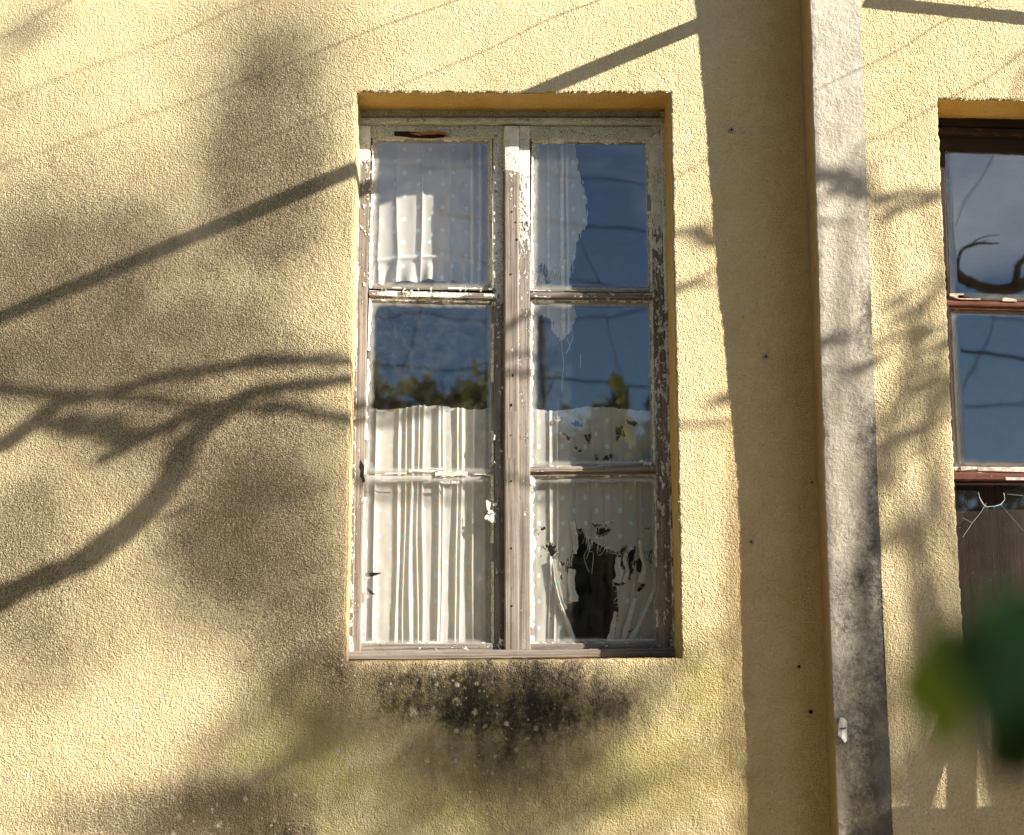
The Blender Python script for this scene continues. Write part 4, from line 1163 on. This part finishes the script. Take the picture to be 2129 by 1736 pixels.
# leafy trees further off, in the sun's direction
def crown_tree(label, trunk_xy, clumps, leaf, seed, group='leafy trees to the right of the house'):
    rs_ = np.random.RandomState(seed)
    root = empty('leafy_tree', label, 'tree', group)
    tx, ty = trunk_xy
    cs = []
    cr_mb = MB(); br = MB()
    zmin = 99
    for (px, py, rx, rz, t, n, y) in clumps:
        c = caster(px, py, t, y) if y != 'vine' else near(px, py, .7) + S * t; k = 4.4 / F
        clumpleaves(cr_mb, c, np.array([rx * k * .85, .03 + rx * k * .16, rz * k * .95]), n, leaf, rs_)
        cs.append(c); zmin = min(zmin, c[2])
    fork = np.array([tx, ty, zmin * .55])
    for c in cs:
        mid = fork * .45 + c * .55 + np.array([0, 0, .35]) + rs_.randn(3) * .12
        br.tube(spline([fork, mid, c], 10), np.linspace(.022, .004, 10), 6)
    cr_mb.build('crown', M['leaf'], root)
    br.build('limbs', M['bark'], root, True)
    mb = MB(); mb.tube(spline([(tx + .1, ty, 0), (tx - .05, ty + .06, zmin * .3), fork], 14), np.linspace(.17, .07, 14), 12, .15)
    mb.build('trunk', M['bark'], root, True)
    return root
def CL(px, py, rx, rz, t, dens, y=0.0, leaf=.07):
    k = 4.4 / F
    area = math.pi * rx * rz * k * k
    return (px, py, rx, rz, t, max(4, int(dens * area * .34 / (leaf * leaf * .32 * .5))), y)
cl1 = [CL(590, 20, 130, 220, 20, .45), CL(560, 250, 140, 220, 20, .45), CL(540, 470, 220, 170, 22, .40), CL(200, 640, 420, 260, 24, .32), CL(300, 830, 420, 220, 24, .30),
       CL(15, 80, 30, 200, 10, .8), CL(-260, 300, 200, 300, 14, .9), CL(-240, 800, 180, 250, 14, .9)]
crown_tree('tall leafy tree furthest from the house, its crown high above the yard', (15.5, -11.5), cl1, .08, 11)
cl2 = [CL(520, 1000, 300, 220, 24, .32), CL(520, 1140, 280, 200, 22, .38), CL(640, 1220, 130, 170, 20, .35),
       CL(640, 1420, 140, 50, 12, 1.0), CL(520, 1500, 130, 55, 12, .9), CL(700, 1510, 130, 90, 14, 1.0), CL(560, 1690, 260, 70, 15, .9), CL(20, 1400, 190, 60, 17, .6),
       CL(900, 1570, 230, 150, 14, 1.3), CL(1130, 1640, 170, 130, 14, 1.3), CL(1400, 1600, 90, 120, 13, .6), CL(1230, 1480, 190, 70, 12, 1.3), CL(1010, 1470, 250, 60, 13, 1.2), CL(1470, 1340, 70, 70, 11, .4), 
       CL(900, 1850, 500, 100, 13, 1.1), CL(1800, 1500, 120, 60, 10, .6, -.12), CL(1800, 1640, 90, 40, 10, .9, -.12), CL(1790, 1170, 60, 50, 10, .6, -.12), CL(2140, 1420, 60, 90, 11, 3.0, 'vine')]
crown_tree('broad leafy tree with low branches in the side yard', (11.0, -10.4), cl2, .08, 12)
cl3 = [CL(1890, 680, 90, 30, 4.0, 2.6, -.13), CL(1965, 690, 60, 40, 4.0, 1.9, -.13), CL(1950, 790, 70, 60, 4.1, 2.9, -.13), CL(1935, 850, 60, 40, 4.1, 2.7, -.13), CL(1880, 905, 80, 28, 4.1, 2.6, -.13), CL(1870, 975, 60, 16, 4.1, 1.8, -.13),
       CL(1760, 715, 60, 9, 4.0, 1.1, -.13), CL(1760, 772, 60, 8, 4.0, 1.3, -.13), CL(1900, 418, 90, 12, 3.8, 1.1, -.13), CL(1750, 392, 60, 12, 3.4, 1.6, -.13), CL(1775, 345, 40, 14, 4.0, 0.7, -.13), CL(1930, 610, 50, 20, 4.1, 0.8, -.13), CL(2100, 150, 60, 40, 4.0, 0.6, -.13),
       CL(1800, 1160, 70, 40, 4.5, 1.1, -.12), CL(1790, 1430, 80, 40, 4.5, 1.1, -.12), CL(1800, 1640, 80, 40, 4.5, 1.1, -.12)]
crown_tree('slender leafy sapling nearest the house', (6.9, -2.9), cl3, .045, 13)

# garden gate whose top throws the angular shadow at the lower right
gt = empty('garden_gate', 'wooden gate with a post, a slanting brace and a solid lower panel', 'gate')
YW = -.125
tg = .95
def gpt(px, py, t=tg): return caster(px, py, t, YW)
def gpoly(pts, name, th=.025):
    mb = MB(); mb.prism([gpt(*p) for p in pts], np.array([0, -th, 0])); return mb.build(name, M['pole'], gt)
gpoly([(1798, 1712), (1870, 1674), (2400, 1672), (2400, 2200), (1780, 2200)], 'lower_panel')
gpoly([(2013, 1672), (2013, 1420), (2038, 1420), (2040, 1672)], 'post')
gpoly([(1922, 1672), (2002, 1455), (2016, 1455), (1951, 1672)], 'brace')
gpoly([(2112, 1672), (2112, 1420), (2138, 1420), (2138, 1672)], 'post')
gb = gpt(1900, 2200)

# ------------------------------------------------------------------ foreground leaves, close to the lens
vine = empty('grape_vine', 'blurred green vine leaves hanging close to the lens at lower right', 'vine')
def lobed(center, size, mat, up, nrm, name, seed, lobes=5):
    r_ = np.random.RandomState(seed)
    up = np.array(up, float); up /= np.linalg.norm(up); nrm = np.array(nrm, float); nrm = nrm - up * (nrm @ up); nrm /= np.linalg.norm(nrm)
    rt = np.cross(up, nrm)
    n = 90; V = [center]; rings = 5
    for k in range(1, rings + 1):
        for i in range(n):
            w = 2 * math.pi * i / n
            rad = 1.0 - .13 * abs(math.sin(lobes * w / 2 + .3)) ** 1.5 + .035 * math.sin(w * 23) + .02 * math.sin(w * 37)
            rad *= 1 - .55 * math.exp(-((w - math.pi) / .22) ** 2)
            rr = size * rad * k / rings
            bend = -.22 * (rr * rr) / size + .06 * size * math.sin(w * 5) * (k / rings) ** 2
            V.append(center + up * math.cos(w) * rr + rt * math.sin(w) * rr + nrm * bend)
    T = [[0, 1 + i, 1 + (i + 1) % n] for i in range(n)]
    Q = [[1 + (k - 1) * n + i, 1 + k * n + i, 1 + k * n + (i + 1) % n, 1 + (k - 1) * n + (i + 1) % n] for k in range(1, rings) for i in range(n)]
    return link(name, mesh_np(name, V, Q, tris=T), mat, vine)
kk = .62 / F
lobed(near(2000, 1425, .62), 128 * kk, M['leaf_vine'], (-.25, .1, 1), (-.3, -1, .1), 'leaf', 1)
lobed(near(2150, 1385, .60), 160 * kk, M['leaf_vine_shaded'], (.1, .1, 1), (.1, -1, -.1), 'leaf', 2)
lobed(near(2165, 1500, .61), 135 * kk, M['leaf_vine_shaded'], (.3, .1, -1), (0, -1, .2), 'leaf', 3)
lobed(near(2120, 1300, .615), 90 * kk, M['leaf_vine'], (.5, .1, 1), (0, -1, .2), 'leaf', 4)
mb = MB(); mb.tube(spline([near(2020, 1440, .625), near(2080, 1370, .635), near(2180, 1310, .64), near(2400, 1330, .65), near(2700, 1700, .68), near(2800, 3400, .72)], 40), np.linspace(.0015, .007, 40), 8)
mb.build('stem', M['bark'], vine, True)

# ------------------------------------------------------------------ across the yard: what the glass mirrors, plus added sky blockers
YM = -9.0
up_ = empty('utility_pole', 'dark timber utility pole across the yard', 'utility pole')
pt = mirror(1132, 672, YG, -11.0)
mb = MB(); mb.tube([(pt[0] + .12, -11, 0), (pt[0] + .05, -11, pt[2] * .5), pt], [.045, .036, .028], 12); mb.build('shaft', M['pole'], up_, True)
mb = MB(); mb.tube([pt + np.array([0, 0, -.02]), pt + np.array([0, 0, .06])], [.032, .02], 10); mb.build('cap', M['iron'], up_)

def span(pts, Y, rad, label, yg=YG, ext=1.2):
    P = [mirror(a, b, yg, Y) for a, b in pts]
    P = [P[0] + (P[0] - P[1]) * ext] + P + [P[-1] + (P[-1] - P[-2]) * ext]
    mb = MB(); mb.tube(spline(P, 10 * len(P)), rad * 1.0, 6)
    tag(mb.build('overhead_cable', M['cable'], None, True), label, 'cable', 'overhead cables across the yard')
span([(783, 437), (1018, 470), (1135, 474), (1344, 495)], -9.0, .010, 'thin overhead cable across the yard, highest over the left window')
span([(783, 360), (1000, 362), (1125, 369), (1344, 399)], -9.2, .008, 'thin overhead cable across the yard, above the highest one')
span([(900, 535), (1136, 583), (1250, 604), (1340, 625)], -9.4, .009, 'slanting overhead cable dropping to the right')
span([(772, 660), (870, 653), (1000, 672), (1139, 675), (1263, 660), (1350, 653)], -9.6, .009, 'slack overhead cable in the middle of the yard')
span([(772, 761), (904, 774), (957, 774), (1014, 757)], -8.2, .009, 'sagging low cable in front of the shrubs', ext=.4)
span([(1115, 788), (1230, 798), (1353, 812)], -9.7, .012, 'low double cable behind the utility pole')
span([(981, 328), (920, 456), (906, 560), (870, 652), (826, 814)], -7.0, .006, 'loose wire hanging down on the left', ext=.5)
span([(1160, 330), (1172, 420), (1200, 520), (1250, 604), (1262, 635), (1312, 852)], -7.2, .006, 'loose wire hanging down on the right', ext=.5)
span([(1930, 560), (1975, 480), (2020, 405), (2060, 338), (2100, 270)], -6.0, .004, 'thin wire slanting up beside the house', G2)
span([(1900, 728), (1985, 733), (2060, 740), (2129, 748), (2300, 770)], -6.5, .014, 'thick black cable level with the window', G2)
span([(1940, 845), (1996, 847), (2060, 850), (2129, 846), (2300, 835)], -9.5, .009, 'faint cable low across the yard', G2)
span([(1975, 925), (2004, 830), (2040, 740), (2062, 685)], -8.0, .007, 'slanting stay wire beside the drooping cable', G2)
span([(1940, 640), (2000, 650), (2129, 672), (2300, 700)], -9.0, .008, 'drooping cable beside the stay wire', G2)

def shrub(px, py, w, Y, seed, label, h=None):
    rs_ = np.random.RandomState(seed)
    root = empty('garden_shrub', label, 'shrub', 'shrubs across the yard')
    top = mirror(px, py, YG, Y); k = (4.4 - Y) / F * 1.0
    mb = MB(); rad = w * k
    zt = top[2]
    for i in range(9 if w > 8 else 2):              # the two thin ones are leafy at the tip only
        f = i / 8
        c = np.array([top[0] + rs_.randn() * rad * .35 * (.3 + f), Y + rs_.randn() * rad * .4, zt - .10 - f * (zt - .5)])
        clumpleaves(mb, c, np.array([rad * (.45 + .9 * f), rad * (.4 + .9 * f), .22 + .16 * f]), 46 if i < 5 else 200, .17 if i < 5 else .11, rs_)
    mb.build('crown', M['leaf_olive'], root)
    mb = MB()
    for j in range(4):
        a = np.array([top[0] + rs_.randn() * .05, Y + rs_.randn() * .05, 0])
        b = np.array([top[0] + rs_.randn() * rad, Y + rs_.randn() * rad * .5, zt - .1 * j])
        mb.tube(spline([a, (a + b) / 2 + rs_.randn(3) * .08, b], 8), np.linspace(.03, .006, 8), 6)
    mb.build('stems', M['bark'], root, True)
for i, (px, py, w, Y) in enumerate(((770, 806, 12, -8.6), (826, 832, 17, -8.4), (880, 820, 10, -8.7), (948, 838, 18, -8.3), (990, 815, 12, -8.6), (1022, 810, 12, -8.9), (1262, 862, 4, -8.8), (1290, 852, 6, -8.5), (700, 800, 40, -9), (1400, 880, 30, -9), (1440, 860, 30, -9))):
    shrub(px, py, w, Y, 40 + i, ['leftmost but one of the olive shrubs across the yard', 'low round olive shrub second in the row', 'narrow upright olive shrub beside the low round one', 'wide olive shrub in the middle of the row', 'tall olive shrub right of the wide one', 'tall olive shrub under the sagging cable', 'small olive shrub left of a pair', 'small olive shrub right of a pair', 'big olive shrub at the left end of the row', 'lowest olive shrub, next to the right end of the row', 'olive shrub at the right end of the row'][i])
bt_ = empty('bare_sapling', 'bare twiggy sapling between the shrubs across the yard', 'tree')
pb = mirror(915, 870, YG, -8.0)
mb = MB(); mb.tube([(pb[0], -8, 0), pb], [.03, .016], 8); mb.build('trunk', M['bark'], bt_)
for pts in (((915, 870), (922, 838), (945, 806), (950, 785)), ((930, 826), (960, 800), (975, 785)), ((920, 842), (912, 815), (908, 795)), ((1118, 850), (1140, 825), (1155, 790), (1163, 768)), ((1128, 842), (1120, 815), (1117, 780))):
    mtube(pts, [.012, .008, .005], -8.0, 'twig', bt_, YG)

def hedge(label, x0, x1, y0, y1, h, n, seed):
    """clipped evergreen hedge: a dark inner body with a skin of leaves"""
    rs_ = np.random.RandomState(seed)
    root = empty('evergreen_hedge', label, 'hedge')
    mb = MB(); mb.box((x0 + .2, y0 + .2, 0), (x1 - .2, y1 - .2, h - .25)); mb.build('inner_growth', M['leaf_hedge'], root)
    mb = MB()
    for _ in range(n):
        f = rs_.rand(3); p = np.array([x0 + (x1 - x0) * f[0], y0 + (y1 - y0) * f[1], h * f[2] ** .8])
        k = rs_.randint(4)
        if x1 - x0 > y1 - y0: p[1] = y1 - .25 * rs_.rand() if k < 3 else p[1]
        else: p[0] = x1 - .25 * rs_.rand() if k < 3 else p[0]
        if k == 3: p[2] = h - .3 * rs_.rand() + .25 * (vnoise(p[0] * 1.3, p[1] * 1.3, 1) - .5)
        a = rs_.randn(3); a /= np.linalg.norm(a); b = np.cross(a, rs_.randn(3)); b /= np.linalg.norm(b)
        L = .16 + .14 * rs_.rand()
        mb.add([p, p + a * L * .5 + b * L * .3, p + a * L, p + a * L * .5 - b * L * .3], (), [[0, 1, 2], [0, 2, 3]])
    mb.build('foliage', M['leaf_hedge'], root)
hz = float(mirror(900, 862, YG, -13.0)[2])
hedge('long dark clipped hedge across the yard, opposite the house', -16, 3.4, -14.5, -13, hz, 4500, 71)
hedge('lower dark hedge continuing to the right of the long one', 3.4, 16, -14.4, -13.1, float(mirror(2050, 1010, G2, -13.0)[2]), 3000, 73)
hedge('dark clipped hedge added unseen on the left to cut sky light', -4.4, -3.3, -10.5, -.9, 5.6, 3000, 72)  # added out of view to hold sky light off the wall

def cypress(x, y, h, r, label, seed):
    """added unseen sky blocker, a columnar evergreen: tapering inner growth, a skin of sprays and a short trunk"""
    rs_ = np.random.RandomState(seed)
    root = empty('sky_blocker_cypress', label, 'tree', 'added cypress trees blocking sky on the left')
    prof = lambda f: r * (.35 + .65 * math.sin(min(1, f * 1.9 + .25) * math.pi / 2)) * (1 - f ** 2.2)
    mb = MB(); fs = np.linspace(.04, .97, 12)
    mb.tube([(x, y, h * f) for f in fs], [prof(f) * .8 for f in fs], 10, .15); mb.build('inner_growth', M['leaf_hedge'], root)
    mb = MB()
    for _ in range(1500):
        f = .03 + .97 * rs_.rand(); w = rs_.rand() * 6.283; q = prof(f) * (.75 + .3 * rs_.rand())
        p = np.array([x + q * math.cos(w), y + q * math.sin(w), h * f])
        a = np.array([math.cos(w) * .3, math.sin(w) * .3, 1.]) + rs_.randn(3) * .25; a /= np.linalg.norm(a); b = np.cross(a, rs_.randn(3)); b /= np.linalg.norm(b)
        L = .25 + .25 * rs_.rand()
        mb.add([p, p + a * L * .5 + b * L * .2, p + a * L, p + a * L * .5 - b * L * .2], (), [[0, 1, 2], [0, 2, 3]])
    mb.build('foliage', M['leaf_hedge'], root)
    mb = MB(); mb.tube([(x, y, 0), (x, y, h * .1)], [.16, .13], 10); mb.build('trunk', M['bark'], root, True)
for i, (x, y, h, r) in enumerate(((-5.6, -9.2, 9.5, 1.25), (-7.6, -8.0, 10.5, 1.35), (-9.6, -6.2, 9.8, 1.3), (-3.9, -11.2, 9.0, 1.1))):  # row added out of view to block part of the sky
    cypress(x, y, h, r, ['added sky-blocking cypress second from the right of the row', 'tallest added sky-blocking cypress, left of the yard', 'leftmost added sky-blocking cypress of the row', 'slim added sky-blocking cypress at the right end of the row'][i], 90 + i)
